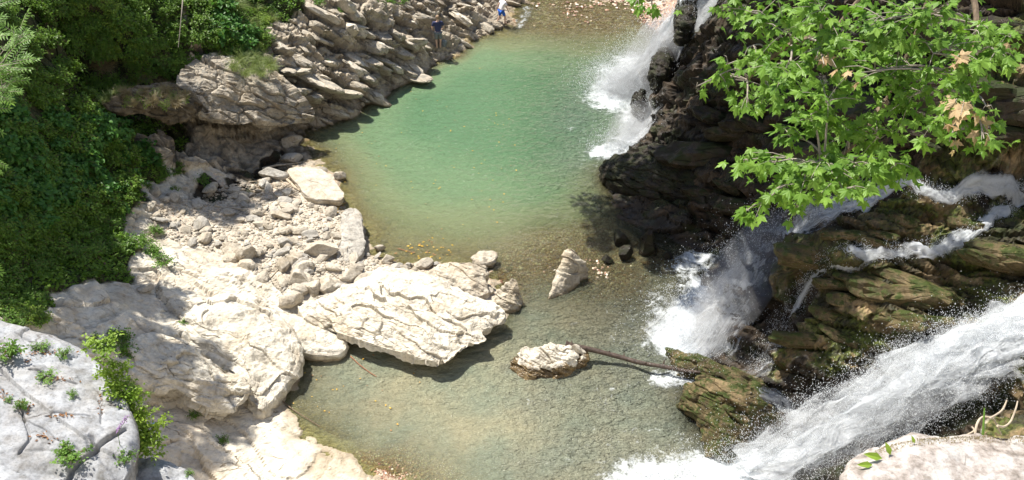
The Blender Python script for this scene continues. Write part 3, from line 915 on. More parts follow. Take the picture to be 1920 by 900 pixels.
def poly_rock(name, pts, z, thick, mat, label, dome=0.3, under=0.7, under_t=1.0, seed=1, frac=(0.5, 0.14), nth=150, nt_=42, smooth=False, zs=None, rough=0.05, cat='boulder', fine_amp=0.03, crease=0.12, cracks=()):
    """rock raised inside a rim; rim heights z (or zs per rim point), tapering inwards below the rim"""
    n = len(pts)
    Z = zs if zs is not None else [z] * n
    W = np.array([U(px, py, zz) for (px, py), zz in zip(pts, Z)])
    C = W.mean(0)
    R = spline(np.vstack([W, W[:1]]), nth + 1)[:-1]
    # plane through the rim
    A = np.c_[R[:, :2], np.ones(nth)]
    pl = np.linalg.lstsq(A, R[:, 2], rcond=None)[0]
    C[2] = pl @ np.array([C[0], C[1], 1])
    rings = []
    size = np.sqrt(((R - C) ** 2).sum(1)).mean()
    for t in np.linspace(0.03, 1, nt_):
        Q = C + (R - C) * t
        zpl = Q[:, 0] * pl[0] + Q[:, 1] * pl[1] + pl[2]
        res = R[:, 2] - (R[:, 0] * pl[0] + R[:, 1] * pl[1] + pl[2])
        Q[:, 2] = zpl + res * t * t + dome * (1 - t ** 2.6)
        rings.append(Q)
    ns = 12
    for k in range(1, ns + 1):
        s = k / ns
        f = 1.0 + 0.035 * math.sin(s * math.pi) - (1 - under) * (s ** under_t)
        Q = C + (R - C) * f
        zr = R[:, 2] - thick * s
        Q[:, 2] = zr
        rings.append(Q)
    V = np.vstack(rings)
    m = len(rings)
    V = np.vstack([V, [C + np.array([0, 0, dome])]])
    F = []
    ii = np.arange(nth); jj = (ii + 1) % nth
    for k in range(m - 1):
        F.append(np.stack([k * nth + ii, (k + 1) * nth + ii, (k + 1) * nth + jj], 1))
        F.append(np.stack([k * nth + ii, (k + 1) * nth + jj, k * nth + jj], 1))
    F.append(np.stack([np.full(nth, len(V) - 1), ii, jj], 1))
    F = np.vstack(F)
    Nn = vnormals(V, F)
    cz = Nn[:nth * nt_, 2].mean()
    if cz < 0:
        F = F[:, ::-1]; Nn = -Nn
    fs, fa = frac
    d, rid, gap = fracture(V, fs, seed, 2.3, .38, .5, crease)
    d2_, rid2, gap2 = fracture(V, fs * 0.38, seed + 9, 2.3, .4, .5, crease * .6)
    lbv = V @ BN / (0.30 * max(0.6, size / 2)) + 0.8 * fbm(V * 0.6, 3, 44 + seed)
    rb = np.abs(np.modf(lbv + 100)[0] - 0.5) * 2
    dd = fa * d + fa * 0.26 * d2_ + rough * fbm(V * 1.8 / max(size, .5), 4, seed) * 1.5 + fine_amp * rb ** 0.5 + fine_amp * 0.5 * fbm(V * 7, 3, seed + 3)
    for (cp, cw_, cdp) in cracks:
        cpts = np.array([U(a_, b_, z) for a_, b_ in cp])[:, :2]
        dmin = np.full(len(V), 9.0)
        wob = V[:, :2] + .05 * np.stack([vnoise(V * 5, 201), vnoise(V * 5, 202)], 1)
        for q in range(len(cpts) - 1):
            dv = cpts[q + 1] - cpts[q]; tt = np.clip(((wob - cpts[q]) @ dv) / (dv @ dv), 0, 1)
            dmin = np.minimum(dmin, np.linalg.norm(wob - (cpts[q] + tt[:, None] * dv), axis=1))
        dd = dd - cdp * np.exp(-(dmin / cw_) ** 2)
    V = V + Nn * dd[:, None]
    # origin at the base centre
    base = np.array([C[0], C[1], R[:, 2].min() - thick])
    o = obj(name, mesh_np(name, V - base, F, mat, smooth, {'tone': 0.35 + 0.5 * rid}), None, base)
    return tag(o, label, cat)


poly_rock('rock_slab', [(572, 602), (562, 580), (585, 560), (640, 543), (690, 520), (730, 502), (790, 512), (840, 532), (870, 553), (915, 568), (946, 588), (940, 606), (905, 622), (912, 640), (870, 652), (850, 672), (825, 682), (780, 671), (740, 660), (690, 645), (640, 628), (600, 615)],
          .55, .75, M_pale, 'huge pale limestone slab overhanging the water at the end of the beach', dome=.42, under=.45, under_t=.8, seed=3, frac=(.75, .17), nth=320, nt_=90, cat='rock slab', rough=.10, fine_amp=.06)
poly_rock('flat_rock', [(538, 321), (545, 314), (570, 313), (600, 317), (622, 334), (642, 356), (645, 366), (638, 375), (612, 374), (588, 372), (570, 362), (556, 344)], .42, .4, M_stone,
          'large smooth flat topped rock at the upper corner of the beach', dome=.08, under=.9, seed=8, frac=(.9, .03), rough=.03, fine_amp=.01)
poly_rock('boulder', [(785, 517), (815, 505), (850, 492), (912, 497), (906, 520), (913, 548), (880, 556), (850, 542), (820, 537)], .62, .75, M_stone,
          'square cracked boulder right behind the huge slab', dome=.06, under=.9, seed=12, frac=(.8, .12), zs=[.5, .6, .75, .85, .6, .35, .3, .35, .4])
poly_rock('flat_rock', [(886, 478), (905, 472), (930, 475), (925, 488), (905, 494), (890, 492)], .3, .32, M_stone, 'small flat pale rock at the edge of the green pool behind the cracked boulder', dome=.05, under=.9, seed=14, frac=(.6, .02), nth=90, nt_=20)
poly_rock('boulder', [(930, 550), (945, 538), (962, 522), (970, 528), (974, 548), (981, 566), (960, 581), (938, 576)], .4, .5, M_midboulder, 'tan wedge shaped boulder standing in the shallows right of the huge slab', dome=.10, under=.95, seed=16, frac=(.5, .08), zs=[.35, .6, .85, .8, .5, .15, .1, .15], nth=110, nt_=26)
poly_rock('boulder', [(1030, 558), (1040, 520), (1052, 486), (1068, 465), (1078, 468), (1090, 484), (1104, 508), (1088, 530), (1058, 550)], .5, .5, M_midboulder,
          'tall pointed tan boulder standing alone in the shallows below the pool', dome=.22, under=1.0, seed=26, frac=(1.3, .10), crease=.2, zs=[.05, .45, .85, 1.15, 1.1, .8, .35, .0, .0], rough=.03, fine_amp=.02, nth=160, nt_=44)
poly_rock('boulder', [(958, 680), (978, 661), (1012, 655), (1040, 643), (1070, 648), (1095, 664), (1092, 688), (1050, 704), (1010, 712), (975, 703)], .2, .5, M_halfwet,
          'low half wet boulder in the river under the end of the log', dome=.34, under=1.05, seed=24, frac=(.5, .17), zs=[.12, .3, .35, .5, .5, .25, .05, .0, .0, .05], nth=170, nt_=44)
poly_rock('boulder', [(1278, 748), (1300, 716), (1350, 716), (1400, 733), (1455, 765), (1465, 790), (1425, 812), (1385, 850), (1345, 862), (1325, 830), (1305, 790)], .3, 1.0, M_mossrock,
          'big mossy boulder at the foot of the falls beside the spray', dome=.75, under=1.0, seed=27, frac=(.8, .22), zs=[.3, .6, .8, .8, .7, .4, .2, .05, 0, .1, .2], nth=220, nt_=60)
poly_rock('boulder', [(1250, 655), (1300, 660), (1350, 680), (1400, 705), (1440, 730), (1420, 745), (1370, 720), (1310, 705), (1270, 690)], .2, .6, M_mossrock,
          'low wet rock shelf behind the mossy boulder under the tip of the log', dome=.25, under=1.0, seed=29, frac=(.6, .14), nth=150, nt_=36)
poly_rock('boulder', [(638, 402), (655, 389), (672, 398), (681, 430), (682, 468), (664, 488), (642, 494), (630, 476), (640, 446)], .5, .45, M_greystone, 'long grey weathered rock at the water edge of the beach', dome=.12, under=.9, seed=18, frac=(.7, .08), zs=[.5, .55, .6, .5, .35, .25, .25, .35, .5], nth=150, nt_=36)
# lobes of the left slabs
poly_rock('rock_slab', [(330, 590), (390, 555), (450, 560), (520, 592), (556, 655), (548, 700), (520, 738), (492, 767), (468, 755), (452, 722), (410, 690), (350, 640)],
          .8, .95, M_pale, 'rounded pale slab dropping into the lower pool', dome=.38, under=.72, under_t=1.6, seed=31, frac=(1.1, .16), zs=[1.5, 1.3, 1.1, .85, .6, .5, .5, .55, .6, .7, .9, 1.15], nth=260, nt_=70, cat='rock slab', rough=.12, fine_amp=.05)
poly_rock('rock_slab', [(236, 655), (290, 625), (345, 640), (400, 672), (455, 712), (470, 742), (437, 768), (392, 760), (340, 740), (290, 722), (250, 700)],
          1.3, .9, M_pale, 'grey tan jutting slab with a shaded hollow beneath its front edge', dome=.32, under=.6, under_t=.9, seed=33, frac=(.8, .20), zs=[2.1, 1.85, 1.6, 1.35, 1.1, .95, .85, .95, 1.15, 1.45, 1.8], nth=240, nt_=60, cat='rock slab', rough=.1, fine_amp=.05)
poly_rock('rock_slab', [(480, 585), (540, 590), (600, 612), (645, 636), (637, 662), (600, 664), (560, 658), (520, 640)], .35, .5, M_pale,
          'smooth pale shelf under the near corner of the huge slab', dome=.2, under=.9, seed=35, frac=(.9, .06), nth=150, nt_=36, cat='rock slab', zs=[.6, .6, .45, .3, .25, .3, .4, .6])
# ledge over the shaded hollow
poly_rock('rock_ledge', [(330, 188), (340, 138), (400, 104), (475, 110), (545, 156), (588, 206), (578, 230), (525, 233), (480, 228), (440, 235), (390, 224), (340, 210)],
          3.2, .25, M_bank, 'thick weathered ledge overhanging the dark hollow above the beach', dome=.4, under=.30, under_t=.6, seed=41, frac=(.9, .26), crease=.4, zs=[3.2, 3.7, 3.8, 3.3, 2.6, 1.6, 1.2, 1.5, 1.9, 2.0, 2.4, 2.9], nth=260, nt_=60, cat='rock ledge', rough=.12)
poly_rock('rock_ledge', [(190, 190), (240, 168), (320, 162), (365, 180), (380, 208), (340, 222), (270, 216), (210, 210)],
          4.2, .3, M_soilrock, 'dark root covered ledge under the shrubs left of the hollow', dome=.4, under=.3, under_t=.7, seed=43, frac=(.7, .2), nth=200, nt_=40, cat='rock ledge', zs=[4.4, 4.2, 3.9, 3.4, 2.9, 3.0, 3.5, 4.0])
# nose of the cliff by the pool
poly_rock('rock_ledge', [(1128, 312), (1150, 294), (1185, 280), (1230, 270), (1280, 290), (1330, 330), (1380, 380), (1340, 400), (1270, 375), (1210, 365), (1160, 350), (1135, 335)],
          .7, .9, M_blackrock, 'black wet nose of rock jutting into the pool below the far waterfall', dome=.5, under=.9, seed=45, frac=(.9, .2), zs=[.45, .6, .8, 1.2, 1.5, 1.7, 1.4, .95, .7, .55, .4, .35], nth=260, nt_=60, cat='rock ledge')
for i, (pts, zt, lb_) in enumerate([
        ([(1222, 112), (1232, 96), (1250, 94), (1262, 108), (1256, 132), (1238, 142), (1224, 134)], 2.0, 'black rock knob splitting the upper part of the far waterfall'),
        ([(1188, 180), (1198, 173), (1212, 178), (1212, 192), (1200, 198), (1190, 192)], .9, 'small dark rock poking out of the foam of the far waterfall'),
        ([(1268, 20), (1275, -10), (1310, -20), (1335, -6), (1318, 20), (1290, 45), (1272, 42)], 3.9, 'dark rock shoulder at the lip between the two streams of the far waterfall')]):
    poly_rock('boulder', pts, zt, .9, M_blackrock, lb_, dome=.35, under=1.05, seed=50 + i, frac=(.6, .12), nth=110, nt_=26)
# dark wet blocks beside the channel
for i, (px, py, wd, hh, sd) in enumerate([(1162, 445, .75, .75, 3), (1172, 470, .8, .5, 4), (1212, 458, .95, 1.15, 5), (1138, 478, .5, .35, 9), (1252, 470, .5, .3, 10)]):
    p = U(px, py + 12, 0)
    o = obj('wet_boulder', rock_mesh('wet_boulder', 70 + sd, (wd, wd * .8, hh * 1.5), M_blackrock, 4, cut=.62), None, (p[0], p[1], hh * .25))
    o.rotation_euler = (0.1, 0.2, sd)
    tag(o, ['black wet boulder with a pointed top in the shaded channel', 'black wet boulder with a flat shiny face at the foot of the pointed one', 'largest black ribbed boulder in the shaded channel beside the cliff',
            'low black stone nearest the tall tan boulder', 'low dark stone rightmost beside the ribbed black boulder'][i], 'boulder')

# big near boulders
poly_rock('boulder', [(-420, 700), (-200, 600), (-60, 590), (40, 616), (100, 636), (160, 660), (205, 705), (235, 760), (248, 830), (232, 900), (150, 960), (0, 1100), (-300, 1100)],
          10.6, 2.2, M_grey, 'big pale grey boulder in the near left corner with small plants in its cracks', dome=.12, under=.80, seed=61, crease=.25, frac=(2.6, .10), nth=420, nt_=130, smooth=True,
          zs=[11.2, 11, 10.9, 10.7, 10.6, 10.5, 10.45, 10.4, 10.35, 10.3, 10.3, 10.6, 11], rough=.04, fine_amp=.03,
          cracks=[([(30, 640), (65, 652), (100, 664), (135, 676)], .017, .05), ([(-10, 730), (30, 765), (50, 790), (60, 830), (40, 860)], .017, .06), ([(50, 790), (80, 805), (110, 830)], .015, .04), ([(95, 780), (130, 782), (165, 783)], .018, .05),
                  ([(186, 742), (190, 765), (184, 790)], .016, .04), ([(60, 712), (100, 716), (142, 722)], .018, .05), ([(120, 900), (130, 870), (170, 840), (200, 815)], .035, .12), ([(200, 815), (232, 790)], .03, .08)])
poly_rock('boulder', [(120, 960), (130, 905), (165, 884), (205, 872), (290, 868), (345, 884), (368, 910), (350, 980), (200, 1050)],
          9.4, 1.6, M_grey, 'low grey boulder at the bottom edge in front of the big near left one', dome=.12, under=.85, seed=63, frac=(1.2, .05), nth=260, nt_=60, smooth=True)
poly_rock('boulder', [(1590, 905), (1612, 868), (1660, 836), (1720, 822), (1800, 818), (1880, 815), (1960, 822), (2060, 860), (2100, 980), (1900, 1060), (1680, 1040), (1600, 970)],
          17.15, .9, M_pinkrock, 'pale speckled boulder in the near right corner with moss on its rim', dome=.10, under=.9, seed=65, frac=(.5, .03), nth=420, nt_=110, smooth=True, rough=.03, fine_amp=.012)

# distinct beach stones: px, py, width px, height px, label
named = [
    (602, 466, 72, 44, 'largest angular boulder on the middle of the beach with a shaded right side', M_stone, 'boulder'),
    (561, 519, 52, 40, 'squarish tan block near the beginning of the pale slabs', M_stone, 'boulder'),
    (588, 534, 30, 44, 'upright oval pale stone beside the squarish tan block', M_stone, 'stone'),
    (463, 472, 38, 44, 'tall tan stone at the left side of the beach', M_stone, 'stone'),
    (551, 487, 34, 30, 'rounded tan stone left of the largest beach boulder', M_stone, 'stone'),
    (640, 328, 28, 26, 'small square stone in the water by the smooth flat topped rock', M_stone, 'stone'),
    (596, 318, 40, 16, 'low pale rock half hidden behind the smooth flat topped rock', M_stone, 'stone'),
    (515, 323, 56, 32, 'dark tan rock left of the smooth flat topped rock', M_greystone, 'stone'),
    (547, 296, 50, 22, 'flat grey slab at the mouth of the wet channel', M_greystone, 'stone'),
    (548, 262, 46, 34, 'pale rock at the pool corner under the ledge', M_stone, 'boulder'),
    (490, 420, 34, 16, 'flat white stone in the middle of the stony beach', M_stone, 'stone'),
    (448, 412, 28, 14, 'pale flat stone beside the long bleached branch', M_stone, 'stone'),
    (584, 438, 40, 22, 'grey flat stone above the largest beach boulder', M_greystone, 'stone'),
    (543, 452, 32, 18, 'oval cream stone left above the largest beach boulder', M_stone, 'stone'),
    (435, 462, 44, 22, 'cream stone with a dark underside on the left of the beach', M_stone, 'stone'),
    (547, 560, 50, 42, 'tan block touching the pale slabs below the squarish one', M_stone, 'boulder'),
    (617, 530, 40, 44, 'pinkish broken slab lying behind the huge slab', M_stone, 'stone'),
    (658, 512, 40, 34, 'ribbed tan stone leaning behind the huge slab', M_stone, 'stone'),
    (622, 500, 34, 20, 'pale stone with moss below the largest beach boulder', M_stone, 'stone'),
    (712, 465, 24, 16, 'white rounded stone on the waterline past the grey weathered rock', M_stone, 'stone'),
    (728, 484, 24, 22, 'small rounded stone on the waterline among yellow leaves', M_stone, 'stone'),
    (788, 496, 30, 18, 'pale stone touching the left end of the cracked boulder', M_stone, 'stone'),
    (755, 500, 26, 20, 'smooth cream stone on the spit behind the huge slab', M_stone, 'stone'),
    (700, 520, 70, 36, 'broad pale rock merging into the back of the huge slab', M_stone, 'boulder'),
    (865, 497, 20, 12, 'small light stone on top of the shore behind the cracked boulder', M_stone, 'stone'),
    (916, 545, 18, 18, 'little pale stone between the cracked boulder and the tan wedge boulder', M_stone, 'stone'),
    (270, 195, 20, 14, 'small grey stone on the planted slope', M_greystone, 'stone'),
    (272, 540, 34, 24, 'brown grey stone at the head of the gully in the pale slabs', M_greystone, 'stone'),
]
for i, (px, py, wp, hp, lab, m, ct) in enumerate(named):
    p = hit(px, py + hp * .3)
    s = math.hypot(p[1], CAMZ - p[2])
    W_ = wp * s / FPX
    H_ = hp * s / FPX
    dims = (W_ * 1.12, max(.55 * W_, H_ * 0.9), H_ * 0.95)
    o = obj('stone' if ct == 'stone' else 'boulder', rock_mesh('stone', 300 + i, dims, m, 4 if wp > 34 else 3, cut=.66, planes=12), None, (p[0], p[1], p[2] + dims[2] * .22))
    o.rotation_euler = (random.uniform(-.15, .15), random.uniform(-.2, .2), random.uniform(-.35, .35))
    tag(o, lab, ct)

# prototypes of cobbles
protos = [rock_mesh('cobble', 400 + i, (1, random.uniform(.65, .95), random.uniform(.4, .7)), M_stone if i % 4 else M_greystone, 2, cut=.7, planes=9) for i in range(14)]
rr = random.Random(5)


def in_poly(px, py, poly):
    r = False
    j = len(poly) - 1
    for i in range(len(poly)):
        xi, yi = poly[i]; xj, yj = poly[j]
        if (yi > py) != (yj > py) and px < (xj - xi) * (py - yi) / (yj - yi) + xi: r = not r
        j = i
    return r


beach = [(250, 370), (330, 360), (430, 345), (520, 340), (560, 360), (640, 385), (675, 420), (690, 480), (760, 492), (880, 500), (905, 520), (860, 545), (780, 515), (700, 505), (640, 540), (560, 560), (480, 520), (420, 480), (340, 460), (290, 420)]
shal = [(600, 270), (640, 300), (680, 350), (720, 380), (800, 440), (930, 460), (980, 560), (940, 540), (900, 480), (740, 480), (700, 460), (690, 400), (650, 340), (590, 300)]
cnt = 0
tries = 0
while cnt < 235 and tries < 5000:
    tries += 1
    px, py = rr.uniform(240, 930), rr.uniform(330, 570)
    if not in_poly(px, py, beach): continue
    p = hit(px, py)
    sz = 0.18 + 0.62 * rr.random() ** 1.9
    o = obj('cobble', rr.choice(protos), None, (p[0], p[1], p[2] + sz * .12))
    o.scale = (sz * rr.uniform(.9, 1.3), sz, sz * rr.uniform(.7, 1.2))
    o.rotation_euler = (rr.uniform(-.4, .4), rr.uniform(-.4, .4), rr.uniform(0, 6.28))
    tag(o, 'loose pale cobble lying among many others on the stony beach', 'stone', 'loose cobbles on the stony beach')
    cnt += 1
cnt = 0
subp = [rock_mesh('sunken_cobble', 450 + i, (1, random.uniform(.7, .95), random.uniform(.3, .5)), M_midboulder, 2, cut=.75, planes=7) for i in range(6)]
while cnt < 60:
    px, py = rr.uniform(590, 990), rr.uniform(270, 570)
    if not in_poly(px, py, shal): continue
    q = U(px, py, -.2); g = float(hz(q[0], q[1])[0])
    if g > -.02 or g < -.7: continue
    sz = 0.18 + 0.4 * rr.random() ** 1.8
    o = obj('sunken_cobble', rr.choice(subp), None, (q[0], q[1], min(g + sz * .05, -.02 - sz * .18)))
    o.scale = (sz * rr.uniform(.9, 1.3), sz, sz)
    o.rotation_euler = (0, 0, rr.uniform(0, 6.28))
    tag(o, 'olive brown cobble under the clear shallow water by the beach', 'stone', 'sunken cobbles in the shallows')
    cnt += 1


def pebble_field(name, polys, n, smin, smax, mat, seed, water=False):
    A = Acc(); r = random.Random(seed)
    V1, F1 = ICO[1]
    c_ = 0; tr = 0
    while c_ < n and tr < n * 12:
        tr += 1
        poly = r.choice(polys)
        xs = [q[0] for q in poly]; ys = [q[1] for q in poly]
        px, py = r.uniform(min(xs), max(xs)), r.uniform(min(ys), max(ys))
        if not in_poly(px, py, poly): continue
        if water:
            p = U(px, py, -.08); p[2] = float(hz(p[0], p[1])[0])
            if p[2] < -.5: continue
        else:
            q = U(px, py, .3)
            z1 = float(hz(q[0], q[1])[0]); p = U(px, py, max(z1, 0)); p[2] = float(hz(p[0], p[1])[0])
        s = smin + (smax - smin) * r.random() ** 2.2
        V = V1 * (1 + 0.25 * (hash3(np.arange(len(V1)), np.full(len(V1), c_), np.zeros(len(V1), int), seed)[:, None] - .5))
        V = V * np.array([s * r.uniform(.7, 1.2), s * r.uniform(.6, 1), s * r.uniform(.35, .7)]) * .5
        a = r.uniform(0, 6.28); ca, sa = math.cos(a), math.sin(a)
        V = V @ np.array([[ca, sa, 0], [-sa, ca, 0], [0, 0, 1]])
        A.add(V + p + np.array([0, 0, s * .12]), F1, r.random())
        c_ += 1
    return tag(obj(name, A.mesh(name, mat)), kind='stuff')


pebble_field('beach_gravel', [beach], 5200, .05, .17, M_stone, 3)
N = NM('bed_pebbles')
cc_ = N.ramp(N.attr('tone'), [(0, (0.18, .09, .06)), (.4, (.36, .20, .13)), (.7, (.36, .27, .18)), (.9, (.46, .39, .29)), (1, (.62, .56, .47))])
M_bedpeb = N.finish(N.bsdf(cc_, .35))
redbed = [(930, 470), (1000, 430), (1100, 420), (1120, 470), (1200, 490), (1260, 520), (1200, 560), (1100, 580), (1000, 570), (960, 540)]
upbed = [(985, 20), (1020, -5), (1260, -5), (1240, 60), (1100, 55), (1000, 50)]
lowbed = [(660, 850), (740, 830), (860, 860), (880, 905), (720, 905)]
pebble_field('bed_gravel', [redbed], 2600, .05, .16, M_bedpeb, 4, True)
pebble_field('upstream_gravel', [upbed], 1500, .08, .26, M_bedpeb, 6, True)
pebble_field('bank_gravel', [lowbed], 1300, .035, .10, M_bedpeb, 8, True)

# broken bedding blocks on the upper bank and on the right rocks (pieces of the setting)
bankp = [rock_mesh('bedding_block', 500 + i, (1.4, random.uniform(.6, .9), random.uniform(.26, .45)), M_bank if i % 3 else M_stone, 3, planes=13, cut=.95, rough=.10, block=5) for i in range(10)]
mossp = [rock_mesh('bedding_block', 520 + i, (1.5, .8, .40), M_mossrock, 3, planes=12, cut=.95, rough=.12, block=5) for i in range(8)]
wetp = [rock_mesh('bedding_block', 540 + i, (1.5, .8, .42), M_wetrock, 3, planes=12, cut=.95, rough=.12, block=5) for i in range(6)]
ang = math.atan2(BT[1], BT[0])
bank_poly = [(490, 150), (520, 80), (560, 20), (640, 5), (760, 5), (880, 0), (985, 0), (950, 48), (900, 66), (860, 108), (780, 140), (700, 185), (640, 222), (580, 236), (520, 200)]
moss_poly = [(1660, 375), (1800, 385), (1915, 400), (1915, 470), (1890, 550), (1760, 590), (1700, 640), (1600, 680), (1500, 690), (1480, 640), (1560, 570), (1520, 500), (1500, 470), (1570, 420)]
cliff_poly = [(1260, 200), (1400, 60), (1600, 40), (1900, 40), (1915, 330), (1700, 330), (1560, 330), (1400, 400), (1300, 400), (1230, 360)]


WPATH = [(1890, 402), (1862, 412), (1835, 436), (1785, 464), (1730, 476), (1660, 482), (1600, 486), (1558, 496), (1530, 522), (1505, 560), (1480, 605)]
WPATH2 = [(1960, 368), (1850, 370), (1790, 376), (1735, 366), (1680, 355), (1630, 372), (1580, 392), (1520, 420), (1460, 455), (1410, 500), (1370, 550), (1335, 600)]


def seg_px(x, y, a, b):
    dx, dy = b[0] - a[0], b[1] - a[1]
    t = max(0, min(1, ((x - a[0]) * dx + (y - a[1]) * dy) / (dx * dx + dy * dy)))
    return math.hypot(x - a[0] - t * dx, y - a[1] - t * dy)


def blocks(poly, protos_, n, smin, smax, parent, seed, sink=.1, label=None):
    r = random.Random(seed); c_ = 0
    xs = [q[0] for q in poly]; ys = [q[1] for q in poly]
    while c_ < n:
        px, py = r.uniform(min(xs), max(xs)), r.uniform(min(ys), max(ys))
        if not in_poly(px, py, poly): continue
        if 785 < px < 865 and 40 < py < 125: continue
        if min(seg_px(px, py, a_, b_) for a_, b_ in zip(WPATH[:-1], WPATH[1:])) < 26 or min(seg_px(px, py, a_, b_) for a_, b_ in zip(WPATH2[:-1], WPATH2[1:])) < 40: continue
        p = hit(px, py)
        s = smin + (smax - smin) * r.random() ** 1.6
        o = obj('bedding_block', r.choice(protos_), parent, (p[0], p[1], p[2] - s * sink * .4))
        o.scale = (s * r.uniform(.8, 1.5), s * r.uniform(.8, 1.2), s * r.uniform(.8, 1.5))
        B_ = BB if parent is left_bank else BBR
        M = Matrix(((B_[0][0], B_[1][0], B_[2][0]), (B_[0][1], B_[1][1], B_[2][1]), (B_[0][2], B_[1][2], B_[2][2])))
        o.rotation_euler = (M.to_4x4() @ Matrix.Rotation(r.gauss(0, .35), 4, 'Z') @ Matrix.Rotation(r.gauss(0, .2), 4, 'X') @ Matrix.Rotation(r.gauss(0, .14), 4, 'Y')).to_euler()
        c_ += 1


blocks(bank_poly, bankp, 140, .35, 1.35, left_bank, 1, .2)
blocks(moss_poly, mossp, 26, .5, 1.3, right_cliff, 2, .22)
blocks(cliff_poly, wetp, 40, .7, 2.0, right_cliff, 3, .22)

# ------------------------------------------------------------------ vegetation
def leaf_quad(l, w, fold=.25, bend=.2):
    """simple folded pointed leaf along +X, 6 triangles"""
    V = [(0, 0, 0), (l * .35, w * .5, fold * w * .5), (l * .35, -w * .5, fold * w * .5), (l * .38, 0, 0), (l * .75, w * .3, fold * w * .3 - bend * l * .12), (l * .75, -w * .3, fold * w * .3 - bend * l * .12), (l, 0, -bend * l * .3)]
    F = [(0, 3, 1), (0, 2, 3), (1, 3, 4), (3, 2, 5), (3, 6, 4), (3, 5, 6)]
    return np.array(V), np.array(F)


def plane_leaf(size, seed):
    """five lobed toothed leaf along +X"""
    r = random.Random(seed)
    lobes = [(-125, .50), (-62, .82), (0, 1.0), (62, .82), (125, .50)]
    pts = []
    for i, (a, L) in enumerate(lobes):
        L *= r.uniform(.92, 1.06)
        a0 = math.radians(a)
        for da, f in ((-19, .62), (-10, .74), (-8, .70), (0, 1.0), (8, .70), (10, .74), (19, .62)):
            if abs(a) > 100 and da * a > 0 and abs(da) > 9: f *= .8
            pts.append((math.cos(a0 + math.radians(da)) * L * f, math.sin(a0 + math.radians(da)) * L * f))
        if i < 4:
            b = math.radians((a + lobes[i + 1][0]) / 2)
            pts.append((math.cos(b) * .40, math.sin(b) * .40))
    V = [(0, 0, 0)] + [(x, y, 0) for x, y in pts]
    V = np.array(V) * size * .55
    V[:, 0] += size * .18
    rad = np.hypot(V[:, 0], V[:, 1]) / size
    V[:, 2] = -0.35 * size * rad ** 2 + 0.05 * size * np.cos(np.arctan2(V[:, 1], V[:, 0]) * 5)
    n = len(pts)
    F = [(0, 1 + i, 1 + (i + 1) % n) for i in range(n)]
    return V, np.array(F)


def frame(d, up=(0, 0, 1), roll=0.0):
    x = norm(d)
    y = np.cross(up, x)
    if np.linalg.norm(y) < 1e-3: y = np.array([0, 1.0, 0])
    y = norm(y); z = np.cross(x, y)
    c_, s_ = math.cos(roll), math.sin(roll)
    return np.stack([x, y * c_ + z * s_, -y * s_ + z * c_], 0)


def shrub_mesh(kind, seed):
    r = random.Random(seed)
    A = Acc(); B = Acc()
    if kind == 'broad':
        L, Wd, nst, nl = .21, .16, 26, 18
    elif kind == 'small':
        L, Wd, nst, nl = .12, .075, 40, 22
    elif kind == 'herb':
        L, Wd, nst, nl = .13, .075, 24, 14
    lv, lf = leaf_quad(L, Wd)
    for s in range(nst):
        a = r.uniform(0, 6.28); e = r.uniform(.25, 1.35)
        R_ = r.uniform(.55, 1.0)
        tip = np.array([math.cos(a) * math.cos(e) * R_, math.sin(a) * math.cos(e) * R_, math.sin(e) * R_ * .75 + .05])
        mid = tip * .5 + np.array([0, 0, .16])
        pts = spline([[0, 0, 0], mid, tip], 6)
        V, F = tube(pts, np.linspace(.014, .003, 6), 4)
        B.add(V, F, r.random())
        tn = r.random()
        for k in range(nl):
            t = r.uniform(.3, 1.0)
            p = (1 - t) ** 2 * np.zeros(3) + 2 * t * (1 - t) * mid + t * t * tip
            p = p + np.array([r.gauss(0, .07), r.gauss(0, .07), r.gauss(0, .05)])
            d = np.array([math.cos(a) * .5 + r.gauss(0, .6), math.sin(a) * .5 + r.gauss(0, .6), r.uniform(-.5, .35)])
            f = frame(d, (r.gauss(0, .3), r.gauss(0, .3), 1), r.gauss(0, .3))
            A.add((lv * r.uniform(.7, 1.25)) @ f + p, lf, min(1, max(0, tn * .6 + .4 * r.random())))
    return A, B


def grass_mesh(seed, n=150, h=.6, droop=.7, wd=.012, spread=.25, curl=1.0):
    r = random.Random(seed); A = Acc()
    for i in range(n):
        a = r.uniform(0, 6.28); L = h * r.uniform(.5, 1.2)
        b = np.array([r.gauss(0, spread * .5), r.gauss(0, spread * .5), 0])
        out = np.array([math.cos(a), math.sin(a), 0]); side = np.array([-out[1], out[0], 0])
        V = []
        for k in range(5):
            t = k / 4
            p = b + out * (L * droop * t ** 1.6) + np.array([0, 0, L * (t - droop * curl * .75 * t * t)])
            w_ = wd * (1 - t * .9)
            V += [p + side * w_, p - side * w_]
        F = []
        for k in range(4):
            q = 2 * k
            F += [(q, q + 1, q + 3), (q, q + 3, q + 2)]
        A.add(V, F, r.random())
    return A


def make_plant(name, label, cat, A, B, mat, stem_mat=None, part='foliage', group=None):
    t = thing(name, label, cat, group=group)
    obj(part, A.mesh(part, mat), t)
    if B is not None:
        obj('stems', B.mesh('stems', stem_mat or M_bark), t)
    return t


def placed(protos_, label_first, spots, group, labels=None):
    """spots: (loc, scale, rotz, tiltnormal, proto index)"""
    used = set()
    for (loc, sc, rz, nrm, pi_) in spots:
        src = protos_[pi_]
        if pi_ not in used:
            o = src; used.add(pi_)
        else:
            o = dup(src)
        q = Vector((0, 0, 1)).rotation_difference(Vector(nrm))
        o.location = loc
        o.rotation_euler = (q.to_matrix() @ Matrix.Rotation(rz, 3, 'Z')).to_euler()
        o.scale = (sc, sc, sc)


